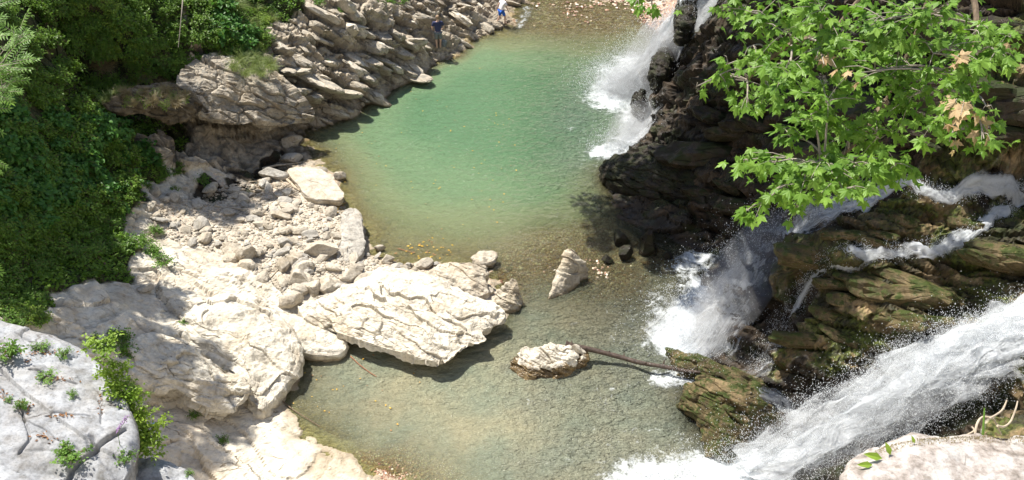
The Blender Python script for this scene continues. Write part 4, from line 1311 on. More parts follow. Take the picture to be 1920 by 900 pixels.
G1 = 'broad leaved shrubs on the planted slope'
G2 = 'fine leaved shrubs on the planted slope'
broad = [make_plant('broadleaf_shrub', 'dark green broad leaved shrub in the dense cover of the left slope', 'shrub', *shrub_mesh('broad', 10 + i), M_leafshrub, group=G1) for i in range(4)]
small = [make_plant('fine_leaf_shrub', 'green fine leaved shrub in the dense cover of the left slope', 'shrub', *shrub_mesh('small', 20 + i), M_leafsmall, group=G2) for i in range(3)]
lightsh = [make_plant('light_shrub', 'light yellow green shrub with sunlight put into its leaf colour on the upper left slope', 'shrub', *shrub_mesh('small' if i else 'herb', 60 + i), M_leafbright, group='light shrubs with sunlight in the leaf colour on the left slope') for i in range(2)]  # brighter leaf colour adds variety and paints in the slope's sunlit patch
herb = [make_plant('herb', 'low bright green herb rooted on the left bank rocks', 'plant', *shrub_mesh('herb', 30 + i), M_leaffern, group='low herbs on the left bank') for i in range(3)]
tuft = [make_plant('grass_tuft', 'drooping grass tuft on the left slope', 'grass tuft', grass_mesh(40 + i, 170, .75), None, M_grass if i < 2 else M_drygrass, part='blades', group='grass tufts on the left slope') for i in range(3)]
rv = random.Random(21)
veg_poly = [(-60, -40), (480, -40), (512, 60), (500, 100), (480, 120), (440, 110), (400, 120), (350, 165), (250, 190), (215, 230), (260, 250), (285, 300), (250, 350), (235, 400), (150, 420), (60, 480), (-60, 480)]
broad_poly = [(-60, 180), (215, 230), (270, 245), (290, 300), (250, 350), (235, 400), (120, 400), (40, 430), (-60, 430)]
low_poly = [(-20, 430), (120, 410), (230, 420), (300, 480), (330, 505), (280, 500), (230, 470), (110, 500), (60, 540), (100, 610), (60, 625), (-40, 600)]


def spots_in(poly, spacing, smin, smax, npro, seed, jitter=.8, lift=-.05, upw=.5, bx=None):
    r = random.Random(seed); out = []
    xs = [q[0] for q in poly]; ys = [q[1] for q in poly]
    y = min(ys)
    while y < max(ys):
        x = min(xs)
        while x < max(xs):
            px, py = x + r.uniform(-.5, .5) * spacing * jitter * 2, y + r.uniform(-.5, .5) * spacing * jitter * 2
            if in_poly(px, py, poly):
                p = hit(px, py)
                n = norm(gnormal(p[0], p[1]) * (1 - upw) + np.array([0, 0, upw]))
                out.append(((p[0], p[1], p[2] + lift), r.uniform(smin, smax), r.uniform(0, 6.28), n, r.randrange(npro)))
            x += spacing
        y += spacing * .8
    return out


placed(broad, '', spots_in(broad_poly, 36, .5, .9, 4, 1) + spots_in([(360, -40), (470, -40), (480, 60), (455, 110), (400, 90)], 34, .6, .95, 4, 2), G1)
placed(small, '', spots_in(veg_poly, 34, .45, .85, 3, 3) + spots_in([(-40, 400), (140, 395), (130, 440), (60, 470), (-40, 520)], 30, .45, .75, 3, 13), G2)
grass_spots = spots_in([(440, 10), (500, 20), (515, 70), (505, 105), (480, 125), (455, 90)], 24, .7, 1.15, 2, 5) + [(q[0], q[1], q[2], q[3], 2 if k % 2 else 0) for k, q in enumerate(spots_in([(180, 120), (340, 130), (420, 150), (440, 190), (340, 195), (230, 185)], 30, .6, 1.0, 2, 6))]
for (px, py) in [(200, 188), (235, 180), (270, 178), (310, 176), (345, 182), (250, 196), (290, 192), (330, 196), (220, 176)]:
    q_ = U(px, py, 4.35)
    grass_spots.append((tuple(q_), rv.uniform(.5, .8), rv.uniform(0, 6), (0, -.3, 1), 2 if px % 20 else 1))
for (px, py) in [(452, 118), (468, 112), (484, 122), (498, 116), (476, 134), (462, 140), (440, 128), (490, 140), (508, 128), (420, 110), (400, 112), (430, 100)]:
    grass_spots.append((tuple(U(px, py, 3.75 - (px - 400) * .004)), rv.uniform(.5, .9), rv.uniform(0, 6), (.2, -.4, 1), rv.randrange(2)))
placed(tuft, '', grass_spots, '')
hs = spots_in(low_poly, 21, .3, .6, 3, 7) + spots_in(broad_poly, 60, .5, .8, 3, 17) + spots_in([(120, 20), (260, 20), (300, 170), (200, 180), (130, 120)], 34, .5, .8, 3, 18)
hs += spots_in([(270, 300), (330, 310), (400, 330), (380, 352), (300, 370), (260, 350)], 26, .3, .5, 3, 8)
hs += spots_in([(160, 625), (240, 640), (240, 690), (210, 680)], 24, .35, .6, 3, 10)
for (px, py, s) in [(345, 608, .22), (350, 672, .25), (425, 695, .3), (410, 690, .2), (305, 640, .15), (640, 25, .35), (710, 15, .5), (730, 8, .5), (650, 60, .25), (460, 170, .3), (465, 155, .4), (475, 180, .3), (615, 118, .2), (690, 110, .2), (365, 785, .3), (415, 830, .3), (290, 435, .35), (300, 440, .3), (425, 488, .2), (300, 730, .25), (255, 735, .35), (560, 5, .4), (600, 10, .5), (670, 40, .3), (495, 95, .4), (520, 35, .3), (755, 5, .4), (500, 130, .25), (230, 250, .2)]:
    p = hit(px, py)
    hs.append(((p[0], p[1], p[2]), s, rv.uniform(0, 6.28), norm(gnormal(p[0], p[1]) + np.array([0, 0, .7])), rv.randrange(3)))
placed(herb, '', hs, '')

placed(lightsh, '', spots_in([(140, 10), (215, 10), (280, 120), (300, 170), (240, 170), (190, 110)], 30, .35, .7, 2, 41) + spots_in([(455, 20), (500, 40), (505, 95), (470, 110)], 24, .3, .55, 2, 42) + spots_in([(0, 560), (60, 545), (95, 600), (50, 620), (0, 610)], 28, .3, .5, 2, 43) + [(tuple(U(px, py, 4.15)), .38, px, (0, -.4, 1), px % 2) for px, py in [(205, 186), (232, 180), (262, 184), (296, 178), (326, 186), (280, 196), (244, 196), (346, 190), (312, 200)]], '')

# leafy ground cover between the shrubs
def ground_cover():
    r = np.random.default_rng(8)
    lv, lf = leaf_quad(.11, .075)
    sel = np.where((KV > .55) & (np.abs(GXY[:, 0] + 15) < 6) & (GXY[:, 1] > 19) & (GXY[:, 1] < 44) & fine)[0]
    n = 42000
    k = r.choice(sel, n)
    B = FZ[k] + np.c_[r.normal(size=(n, 2)) * .06, .02 + .16 * r.random(n)]
    x = np.c_[r.normal(size=(n, 2)), r.normal(size=n) * .4]; x /= np.linalg.norm(x, axis=1)[:, None]
    up = np.c_[r.normal(size=(n, 2)) * .45, np.ones(n)]
    y = np.cross(up, x); y /= np.linalg.norm(y, axis=1)[:, None]; z = np.cross(x, y)
    s = (.5 + .8 * r.random(n))[:, None, None]
    V = B[:, None] + s * (lv[None, :, 0:1] * x[:, None] + lv[None, :, 1:2] * y[:, None] + lv[None, :, 2:3] * z[:, None])
    F = lf[None] + (np.arange(n) * len(lv))[:, None, None]
    t = np.repeat(np.clip(.5 + .5 * fbm(B * .9, 2, 5) + .25 * r.normal(size=n), 0, 1), len(lv))
    tag(obj('ground_cover', mesh_np('ground_cover', V.reshape(-1, 3), F.reshape(-1, 3), M_leafsmall, False, {'tone': t})), kind='stuff')


ground_cover()

# trailing stems on the slope
for i, (a, b, lab) in enumerate([((345, 15), (335, 105), 'long thin bare stem hanging over the upper shrubs of the left slope'), ((165, 0), (192, 38), 'pale bare branch at the top edge of the left slope'), ((290, 190), (296, 225), 'short root dangling over the dark ledge')]):
    p, q = hit(*a), hit(*b)
    p = p + np.array([0.2, -.3, .7]); q = q + np.array([.2, -.4, .5])
    m = (p + q) / 2 + np.array([.1, -.1, .25])
    V, F = tube(spline([p, m, q], 14), np.linspace(.03, .012, 14), 5)
    A = Acc(); A.add(V - p, F)
    tag(obj('bare_branch', A.mesh('bare_branch', M_twig), None, p), lab, 'branch')


# ------------------------------------------------------------------ trees outside the frame that shade the banks
def crown_acc(seed, n=2600, rad=(3.2, 3.2, 2.0), leaf=.30):
    r = random.Random(seed); A = Acc()
    lv, lf = leaf_quad(leaf, leaf * .8)
    lumps = [(np.array([r.gauss(0, .42) * rad[0], r.gauss(0, .42) * rad[1], r.gauss(0, .35) * rad[2]]), r.uniform(.6, 1.15)) for _ in range(26)]
    for i in range(n):
        c_, q = r.choice(lumps)
        d = norm([r.gauss(0, 1), r.gauss(0, 1), r.gauss(0, .6)]) * q * r.random() ** .4
        f = frame([r.gauss(0, 1), r.gauss(0, 1), -.3], (r.gauss(0, .3), r.gauss(0, .3), 1))
        A.add(lv @ f + c_ + d, lf, r.random())
    return A, lumps


CR = [crown_acc(5 + i) for i in range(2)]
CRM = [a.mesh('crown', M_leafshrub) for a, l in CR]


def bank_tree(name, label, base, crowns, seed):
    """crowns: (centre, scale)"""
    r = random.Random(seed)
    base = np.array(base, float)
    t = thing(name, label, 'tree', base)
    cs = np.array([c_ for c_, s in crowns]).mean(0)
    A = Acc()
    top = cs - np.array([0, 0, .5])
    pts = spline([base - [0, 0, .5], base * .65 + top * .35 + np.array([0, 0, 1.5]), top], 14)
    V, F = tube(pts - base, np.linspace(.32, .12, 14), 9); A.add(V, F)
    obj('trunk', A.mesh('trunk', M_bark), t)
    for i, (c_, s) in enumerate(crowns):
        c_ = np.array(c_, float)
        B = Acc()
        pts = spline([pts[8] if i % 2 else pts[11], (pts[9] + c_) / 2 + np.array([0, 0, .6]), c_], 10) if False else spline([top * .4 + base * .6 + np.array([0, 0, 1]), (top + c_) / 2 + np.array([0, 0, .5]), c_], 10)
        V, F = tube(pts - base, np.linspace(.14, .03, 10), 6); B.add(V, F)
        obj('limb', B.mesh('limb', M_bark), t)
        o = obj('crown', CRM[i % 2], t)
        o.location = c_ - base; o.scale = (s, s, s); o.rotation_euler = (0, 0, r.uniform(0, 6))
        pts = None
    return t


def shade(px, py, z, h):
    """place whose shadow falls on that ground point"""
    p = U(px, py, z)
    return p + SUNV * (h - z) / SUNV[2]


bank_tree('shade_tree', 'tree leaning over the right cliff above the picture', (17, 39, 11), [(shade(1320, 300, 2, 14.5), 1.05), (shade(1430, 200, 4.5, 15.5), 1.1), (shade(1600, 250, 6, 17), 1.0), (shade(1450, 60, 7, 17.5), 1.0), (shade(1220, 400, .5, 14), .8), (shade(1400, 420, 2, 14.5), .8), (shade(1330, 150, 4, 15.5), .6), (shade(1560, 360, 4.5, 16), .7), (shade(1450, 560, 1.5, 15), .5), (shade(1360, 500, .8, 15), .4), (shade(1290, 330, 1.5, 15), .6), (shade(1330, 220, 3, 16), .65), (shade(1300, 120, 3, 16), .42), (shade(1510, 620, 1.6, 15), .5), (shade(1580, 560, 2.6, 16), .35), (shade(1150, 430, 0, 14), .35)], 1)
bank_tree('shade_tree', 'tree high on the left slope beyond the left edge of the picture', (-24, 26, 13.5), [(shade(190, 640, 2.4, 17), .8), (shade(120, 490, 3, 16), .7), (shade(210, 540, 2, 16.5), .55), (shade(60, 300, 5, 17), .5), (shade(330, 720, 1.0, 17.5), .45), (shade(300, 850, .8, 17.5), .5)], 2)
bank_tree('shade_tree', 'tree on the top of the left slope above the picture', (-25, 36, 17), [(shade(110, 130, 5, 18.5), .55), (shade(330, 240, 3, 17.5), .6), (shade(400, 310, 1.5, 17), .45), (shade(330, 60, 4, 18), .35)], 3)

# ------------------------------------------------------------------ plane tree hanging into the picture
LEAFP = [plane_leaf(1.0, i) for i in range(6)]
PLM = [mesh_np('leaf', V, F, M_leafplane, False, {'tone': np.full(len(V), .15 + .15 * i)}) for i, (V, F) in enumerate(LEAFP)]
PLD = [mesh_np('leaf', V, F, M_leafdry, False, {'tone': np.full(len(V), .3 + .3 * i)}) for i, (V, F) in enumerate(LEAFP[:2])]
tree_base = np.array([10.5, 9.0, 7.5])
ptree = thing('plane_tree', 'plane tree with large lobed green leaves and some dry brown ones before the dark cliff', 'tree', tree_base)
# clusters: px, py, depth, radius px, leaves
TC = []
rt = random.Random(77)


def cl(px, py, d, rx, ry, n, dry=0.0):
    TC.append((px, py, d, rx, ry, n, dry))


for a in [(1410, 20, 12.5, 60, 30, 34), (1470, 60, 12, 60, 40, 44), (1400, 90, 12.5, 40, 22, 20), (1540, 20, 11.5, 80, 40, 60), (1560, 100, 11.5, 70, 40, 56), (1480, 140, 11.5, 60, 38, 44), (1440, 170, 12.5, 50, 26, 26),
          (1640, 40, 11, 70, 45, 60), (1640, 130, 11.5, 70, 50, 60), (1550, 180, 11.3, 60, 40, 46), (1520, 215, 11.2, 40, 24, 24), (1730, 30, 11, 70, 40, 56), (1750, 100, 11, 70, 45, 60), (1700, 180, 11.5, 55, 45, 44),
          (1830, 60, 11, 60, 35, 30), (1870, 100, 10.8, 50, 30, 26), (1800, 150, 10.8, 55, 40, 38), (1760, 220, 10.8, 40, 34, 28), (1590, 250, 12, 60, 45, 46), (1480, 255, 12, 40, 30, 22), (1650, 260, 12.2, 50, 45, 40),
          (1450, 305, 11.6, 55, 28, 34), (1540, 310, 11.2, 70, 34, 56), (1620, 320, 11.2, 60, 36, 50), (1680, 310, 11.4, 40, 24, 24), (1500, 345, 11.3, 60, 28, 36), (1580, 355, 11, 40, 18, 22), (1430, 380, 11.5, 40, 22, 20), (1495, 390, 11.3, 22, 14, 8), (1400, 395, 11.6, 26, 16, 12),
          (1395, 300, 11.8, 24, 16, 10), (1330, 155, 13, 14, 8, 3), (1306, 162, 13, 10, 6, 4), (1350, 140, 12.6, 26, 18, 10), (1190, 8, 13, 30, 8, 11), (1222, 10, 13, 12, 6, 5), (1365, 120, 12.6, 20, 14, 8), (1400, 200, 12.4, 24, 16, 10), (1370, 10, 12.5, 26, 16, 14)]:
    cl(*a)
for a in [(1800, 205, 10.6, 40, 20, 22, .75), (1830, 235, 10.6, 42, 22, 26, .7), (1790, 190, 10.7, 24, 14, 10, .8), (1850, 200, 10.5, 24, 12, 7, .6), (1780, 265, 10.7, 22, 16, 8, .8), (1845, 260, 10.5, 26, 14, 10, .25), (1585, 140, 11.2, 24, 14, 8, .9), (1545, 120, 11.2, 18, 6, 4, .9), (1790, 110, 10.7, 26, 16, 8, .8), (1895, 70, 10.8, 20, 14, 8, .1)]:
    cl(*a)
leafs = []   # (pos, frame, size, dry)
TW = Acc()
hub = UD(1660, 190, 12.6)
hub2 = UD(1780, -120, 11.8)
hub3 = UD(1560, 60, 12.4)
trunk_pts = spline([tree_base - [0, 0, .5], tree_base + np.array([.3, 2.0, 5.0]), UD(2080, -160, 11.5), hub2], 24)
Acu = Acc()
V, F = tube(trunk_pts - tree_base, np.linspace(.26, .15, 24), 10); Acu.add(V, F)
obj('trunk', Acu.mesh('trunk', M_bark), ptree)
limbs = []
for (a_, b_, c_) in ((hub2, UD(1720, 60, 12.3), hub), (hub2, UD(1650, -40, 12.4), hub3), (hub, UD(1600, 270, 12.2), UD(1540, 320, 11.6)), (hub2, UD(1830, 20, 11.4), UD(1810, 190, 11.1)), (hub3, UD(1470, 90, 12.5), UD(1400, 150, 12.8)), (UD(1540, -60, 12.6), UD(1350, -60, 13), UD(1215, 2, 13.1))):
    L_ = spline([a_, b_, c_], 20)
    limbs.append(L_)
    A = Acc(); V, F = tube(L_ - tree_base, np.linspace(.05, .018, 20), 7); A.add(V, F)
    obj('limb', A.mesh('limb', M_bark), ptree)
LP = np.vstack(limbs)
for (px, py, d, rx, ry, n, dry) in TC:
    n = int(n * (.8 if dry > .5 else 1.2))
    C = UD(px, py, d)
    mpp = d / FPX
    k = np.argmin(np.linalg.norm(LP - C, axis=1) + 0.4 * np.maximum(0, C[2] - LP[:, 2]))
    st = LP[k]
    br = spline([st, (st + C) / 2 + np.array([0, 0, .10]), C], 9)
    V, F = tube(br - tree_base, np.linspace(.018, .006, 9), 5); TW.add(V, F)
    outd = norm(C - st + np.array([0, 0, -.05]))
    ntw = max(2, n // 6)
    tips = []
    for j in range(ntw):
        off = np.array([rt.gauss(0, .55) * rx * mpp, rt.gauss(0, .55) * rx * mpp, rt.gauss(0, .55) * ry * mpp / .8])
        T = C + off
        s0 = br[rt.randrange(5, 9)]
        tw = spline([s0, (s0 + T) / 2 + np.array([0, 0, .04]), T], 5)
        V, F = tube(tw - tree_base, np.linspace(.006, .0025, 5), 4); TW.add(V, F)
        tips.append((s0, T))
    for j in range(n):
        s0, T = tips[j % ntw]
        t = rt.uniform(.35, 1.05)
        p = s0 + (T - s0) * t + np.array([rt.gauss(0, .035), rt.gauss(0, .035), rt.gauss(0, .03)])
        dd = norm(T - s0 + 1e-6) * .5 + outd * .2 + np.array([rt.gauss(0, .6), rt.gauss(0, .6) - .15, -.35 + rt.gauss(0, .35)])
        upv = (SUNV[0] * .3 + rt.gauss(0, .4), SUNV[1] * .2 - .15 + rt.gauss(0, .4), 1)
        f = frame(dd, upv, rt.gauss(0, .25))
        size = .12 + .16 * rt.random() ** 1.2
        leafs.append((p, f, size, rt.random() < dry))
leafs.sort(key=lambda q: np.linalg.norm(q[0] - np.array([0, 0, CAMZ])) / q[2])
for i, (p, f, size, dr) in enumerate(leafs[:300]):
    o = obj('leaf', rt.choice(PLD) if dr else rt.choice(PLM), ptree)
    M = Matrix(((f[0][0], f[1][0], f[2][0]), (f[0][1], f[1][1], f[2][1]), (f[0][2], f[1][2], f[2][2])))
    o.location = p - tree_base; o.rotation_euler = M.to_euler(); o.scale = (size,) * 3
AG, AD = Acc(), Acc()
for (p, f, size, dr) in leafs[300:]:
    V, F = rt.choice(LEAFP)
    (AD if dr else AG).add((V * size) @ f + p - tree_base, F, rt.random() ** 1.3)
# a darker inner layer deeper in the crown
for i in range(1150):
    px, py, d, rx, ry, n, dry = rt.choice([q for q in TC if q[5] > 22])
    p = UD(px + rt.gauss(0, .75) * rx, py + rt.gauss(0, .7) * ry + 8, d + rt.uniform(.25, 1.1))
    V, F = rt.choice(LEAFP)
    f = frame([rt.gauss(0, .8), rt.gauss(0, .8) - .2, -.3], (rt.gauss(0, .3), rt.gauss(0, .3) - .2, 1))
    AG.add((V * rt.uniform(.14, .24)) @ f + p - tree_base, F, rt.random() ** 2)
tag(obj('foliage', AG.mesh('foliage', M_leafplane), ptree), kind='stuff')
tag(obj('dry_foliage', AD.mesh('dry_foliage', M_leafdry), ptree), kind='stuff')
tag(obj('twigs', TW.mesh('twigs', M_twig), ptree), kind='stuff')

# ash branches at the left edge
def compound(L, seed, A, B, base, d, up):
    r = random.Random(seed)
    f = frame(d, up, r.gauss(0, .2))
    lv, lf = leaf_quad(L * .34, L * .10, .2, .5)
    V, F = tube(np.array([[0, 0, 0], [L * .5, 0, -.02 * L], [L, 0, -.12 * L]]) @ f + base, [.004, .003, .002], 4); B.add(V, F)
    for k in range(6):
        t = .2 + .8 * k / 5
        for sgn in (-1, 1):
            g = frame([.55, sgn * .85, -.15], (0, 0, 1), r.gauss(0, .2))
            A.add(((lv @ g) + np.array([t * L, 0, -.1 * L * t * t])) @ f + base, lf, min(1, max(0, .5 + r.gauss(0, .25))))
    A.add((lv + np.array([L, 0, -.12 * L])) @ f + base, lf, .5)


AA, AB = Acc(), Acc()
abase = np.array([-10.5, 9.5, 9.0])
ash = thing('ash_tree', 'young ash tree with pale feathery compound leaves reaching in from the left edge', 'tree', abase)
ra = random.Random(9)
main = UD(-120, 230, 13)
V, F = tube(spline([abase, UD(-220, 500, 12.5), main, UD(-60, 60, 13.4)], 20) - abase, np.linspace(.09, .03, 20), 7)
A = Acc(); A.add(V, F); obj('trunk', A.mesh('trunk', M_bark), ash)
for (px, py, d) in [(45, 62, 13), (30, 85, 12.8), (10, 90, 12.6), (36, 118, 12.8), (0, 130, 12.8), (20, 150, 13.2), (-10, 60, 13), (-15, 185, 13.4), (-25, 130, 13), (5, 170, 13.5), (-20, 240, 13.5), (-30, 300, 13.8), (-25, 480, 14), (0, -12, 13.2)]:
    T = UD(px, py, d)
    st = main + np.array([0, 0, ra.uniform(-.6, .6)])
    V, F = tube(spline([st, (st + T) / 2 + np.array([0, 0, .15]), T], 7) - abase, np.linspace(.012, .004, 7), 4); AB.add(V, F)
    for k in range(7):
        dd = norm(T - st) * .8 + np.array([ra.gauss(0, .5), ra.gauss(0, .5), ra.gauss(-.1, .3)])
        b = T + (st - T) * ra.uniform(0, .25) + np.array([ra.gauss(0, .04), ra.gauss(0, .04), ra.gauss(0, .04)])
        compound(ra.uniform(.2, .28), ra.randrange(9999), AA, AB, b - abase, dd, (ra.gauss(0, .3), -.3, 1))
obj('foliage', AA.mesh('foliage', M_leafash), ash)
tag(obj('twigs', AB.mesh('twigs', M_twig), ash), kind='stuff')

# ------------------------------------------------------------------ plants and litter on the near boulders
from mathutils.bvhtree import BVHTree
near_b = [o for o in bpy.data.objects if o.get('label', '').startswith(('big pale grey boulder', 'low grey boulder at', 'pale speckled'))]
BV = []
for o in near_b:
    me = o.data
    n_ = len(me.vertices); co = np.zeros(n_ * 3, np.float32); me.vertices.foreach_get('co', co); co = co.reshape(-1, 3) + np.array(o.location)
    BV.append(BVHTree.FromPolygons([tuple(q) for q in co], [tuple(p.vertices) for p in me.polygons]))


def hitb(px, py):
    d = Vector(UD(px, py, 1.0) - np.array([0, 0, CAMZ])).normalized()
    best = None
    for b in BV:
        r = b.ray_cast(Vector((0, 0, CAMZ)), d)
        if r[0] is not None and (best is None or r[3] < best[3]): best = r
    if best is None:
        p = hit(px, py); return p, np.array([0, 0, 1.0])
    return np.array(best[0]), np.array(best[1])


nears = [(80, 655, .28, 'leafy herb in the upper crack of the big near boulder'), (122, 668, .22, 'thin upright herb near the far edge of the big near boulder'), (20, 672, .42, 'grey green herb at the left edge on the big near boulder'), (85, 710, .26, 'dense low herb in the middle of the big near boulder'),
         (136, 742, .17, 'small bright herb sitting alone on the bare top of the big near boulder'), (42, 765, .20, 'small herb among dry leaves in the lower left crack'), (18, 750, .12, 'tiny herb at the left edge under the dry leaves'), (140, 860, .38, 'bushy yellow green herb at the front corner of the big near boulder'), (122, 850, .25, 'wispy herb behind the bushy yellow green one'),
         (235, 862, .30, 'spiky yellow green plant in the gap between the two near boulders'), (355, 890, .12, 'tiny yellow green sprout behind the low near boulder')]
for i, (px, py, s, lab) in enumerate(nears):
    p, n = hitb(px, py)
    t = thing('crack_herb', lab, 'plant', p)
    src = herb[i % 3]
    for ch in src.children:
        c_ = ch.copy(); COL.objects.link(c_); c_.parent = t
    t.scale = (s, s * (.7 + .1 * (i % 4)), s * (.6 + .25 * (i % 3))); t.rotation_euler = (.1 * (i % 3), 0, i * 1.3)
# cascading yellow-green plant on the right shoulder of the near boulder
hangp = []
for k in range(2):
    A_, B_ = shrub_mesh('herb', 50 + k)
    t_ = thing('hanging_fern', 'lowest yellow green spray under the shoulder of the near boulder' if k else 'yellow green spray at the top of the shoulder of the near boulder', 'plant', UD(255 if k else 198, 842 if k else 660, 15.7))
    obj('foliage', A_.mesh('foliage', M_leafbright), t_); obj('stems', B_.mesh('stems', M_leafbright), t_)
    t_.scale = (.45,) * 3; hangp.append(t_)
for k, (px, py, s) in enumerate([(205, 690, .45), (212, 715, .45), (225, 735, .5), (232, 760, .5), (245, 775, .55), (250, 800, .55), (270, 790, .5), (258, 820, .5), (205, 670, .3), (262, 770, .45), (242, 745, .45)]):
    p = UD(px, py, 15.6 - .002 * k)
    t = thing('hanging_fern', 'yellow green leafy plant hanging over the right shoulder of the big near boulder', 'plant', p - np.array([0, 0, .25]), 'hanging plants on the shoulder of the near boulder')
    for ch in hangp[k % 2].children:
        c_ = ch.copy(); COL.objects.link(c_); c_.parent = t
    t.scale = (s * .95,) * 3; t.rotation_euler = (.3, .5, k)
# litter patches
lvv, lff = leaf_quad(.055, .03, .5, -.6)
for i, (px, py, w_, h_, n, lab) in enumerate([(15, 655, 22, 14, 40, 'brown dry leaves heaped at the left edge of the big near boulder'), (85, 662, 40, 7, 30, 'brown dry leaves along the upper crack'), (105, 712, 38, 5, 30, 'brown dry leaves under the dense herb'), (45, 762, 16, 12, 26, 'brown dry leaves in the lower left crack'), (120, 780, 26, 4, 26, 'line of brown dry leaves across the middle of the big near boulder'),
                                            (85, 822, 22, 10, 20, 'reddish dry leaves scattered on the lower part of the big near boulder'), (8, 740, 10, 12, 16, 'dark red leaves at the left edge of the big near boulder'), (50, 675, 6, 6, 8, 'three dry leaves lying loose on the boulder top'), (188, 760, 3, 22, 14, 'thin streak of dry stalks on the right part of the boulder top')]):
    p0, n0 = hitb(px, py)
    A = Acc(); r = random.Random(900 + i)
    for k in range(n):
        p, nn = hitb(px + r.gauss(0, .5) * w_, py + r.gauss(0, .5) * h_)
        f = frame([r.gauss(0, 1), r.gauss(0, 1), 0], nn, r.gauss(0, .4))
        A.add((lvv * r.uniform(.5, 1.1)) @ f + p + nn * .012 - p0, lff, r.random())
    tag(obj('leaf_litter', A.mesh('leaf_litter', M_litter), None, p0), lab, 'dry leaves')
# purple flower spike
p0, n0 = hitb(225, 835)
A = Acc(); B = Acc(); r = random.Random(4)
lv2, lf2 = leaf_quad(.035, .02)
for k in range(70):
    t = r.random()
    A.add(lv2 @ frame([r.gauss(0, 1), r.gauss(0, 1), r.gauss(0, 1)]) + np.array([.22 * t + r.gauss(0, .012), .02, .25 + .32 * t]), lf2, r.random())
V, F = tube([[0, 0, 0], [.02, .01, .25], [.24, .02, .58]], [.006, .005, .003], 5); B.add(V, F)
fl = thing('flower_spike', 'purple flower spike leaning out at the corner between the two near boulders', 'flower', p0)
obj('petals', A.mesh('petals', M_purple), fl); obj('stem', B.mesh('stem', M_leaffern), fl)

# near right boulder: moss rim, sprouts, bent twigs
moss_rim = Acc(); r = random.Random(14)
lv3, lf3 = leaf_quad(.012, .004)
p0, _ = hitb(1720, 830)
for k in range(1500):
    px = r.uniform(1640, 1925)
    top = np.interp(px, [1600, 1630, 1660, 1720, 1800, 1880, 1960], [880, 852, 838, 824, 820, 818, 824])
    p, nn = hitb(px, top + r.random() ** 2 * 12)
    if p[2] < 16: continue
    moss_rim.add((lv3 * r.uniform(.5, 1)) @ frame(nn + np.array([r.gauss(0, .5), r.gauss(0, .5), .3])) + p - p0, lf3, r.random())
if moss_rim.n:
    tag(obj('moss_cushion', moss_rim.mesh('moss_cushion', M_drygrass), None, p0), 'thin yellow green moss along the back rim of the near right boulder', 'moss')
for i, (px, py, L, dx, dy, lab) in enumerate([(1640, 856, .11, -1, .2, 'broad bright green leaf sprouting left of the near right boulder'), (1622, 868, .09, -1, -.1, 'small darker leaf below the broad bright green one'), (1655, 850, .08, -.3, .9, 'narrow upright green leaf at the left rim of the near right boulder'), (1700, 828, .05, -.3, .9, 'tiny green shoot on the rim right of the sprouting leaves')]):
    p, nn = hitb(px + 14, py + 6)
    V, F = leaf_quad(L, L * .42, .3, .3)
    A = Acc(); A.add(V @ frame([dx, dy * .5, dy * .6 + .15], (0, -.6, 1)), F, .8)
    tag(obj('sprout_leaf', A.mesh('sprout_leaf', M_leafbright), None, p + np.array([0, 0, .01])), lab, 'leaf')
for i, (pl, lab) in enumerate([([(1828, 815), (1832, 795), (1842, 782), (1862, 785), (1870, 800), (1878, 815)], 'pale bent twig arching above the rim of the near right boulder'), ([(1870, 798), (1882, 800), (1895, 790), (1905, 765), (1908, 752)], 'pale forked twig rising right of the bent one'), ([(1843, 815), (1846, 765)], 'straight green stalk between the bent twigs'), ([(1855, 785), (1878, 770), (1888, 750)], 'short pale twig crossing behind the forked one'), ([(1808, 818), (1826, 808), (1822, 800)], 'little dead twig at the left of the bent ones')]):
    P_ = np.array([UD(x, y, 6.9 + .02 * j) for j, (x, y) in enumerate(pl)])
    b, _ = hitb(pl[0][0], pl[0][1] + 12)
    V, F = tube(spline(P_, 16), np.linspace(.009, .005, 16), 6)
    A = Acc(); A.add(V - P_[0], F)
    tag(obj('dead_twig', A.mesh('dead_twig', M_drift if 'green' not in lab else M_leaffern), None, P_[0]), lab, 'twig')

# ------------------------------------------------------------------ driftwood, log, floating leaves
def stick(name, pts, r0, r1, mat, label, cat, group=None, lift=.03, z=None):
    P_ = np.array([(U(x, y, z[i]) if z is not None else hit(x, y)) for i, (x, y) in enumerate(pts)])
    if z is None: P_[:, 2] += lift
    S_ = spline(P_, 20)
    S_ += 0.25 * r0 * np.stack([vnoise(S_ * 3, 1), vnoise(S_ * 3, 2), vnoise(S_ * 3, 3)], 1)
    rad = np.linspace(r0, r1, 20) * (1 + .18 * vnoise(S_ * 4, 7))
    V, F = tube(S_, rad, 8)
    A = Acc(); A.add(V - P_[0], F)
    return tag(obj(name, A.mesh(name, mat), None, P_[0]), label, cat, group)


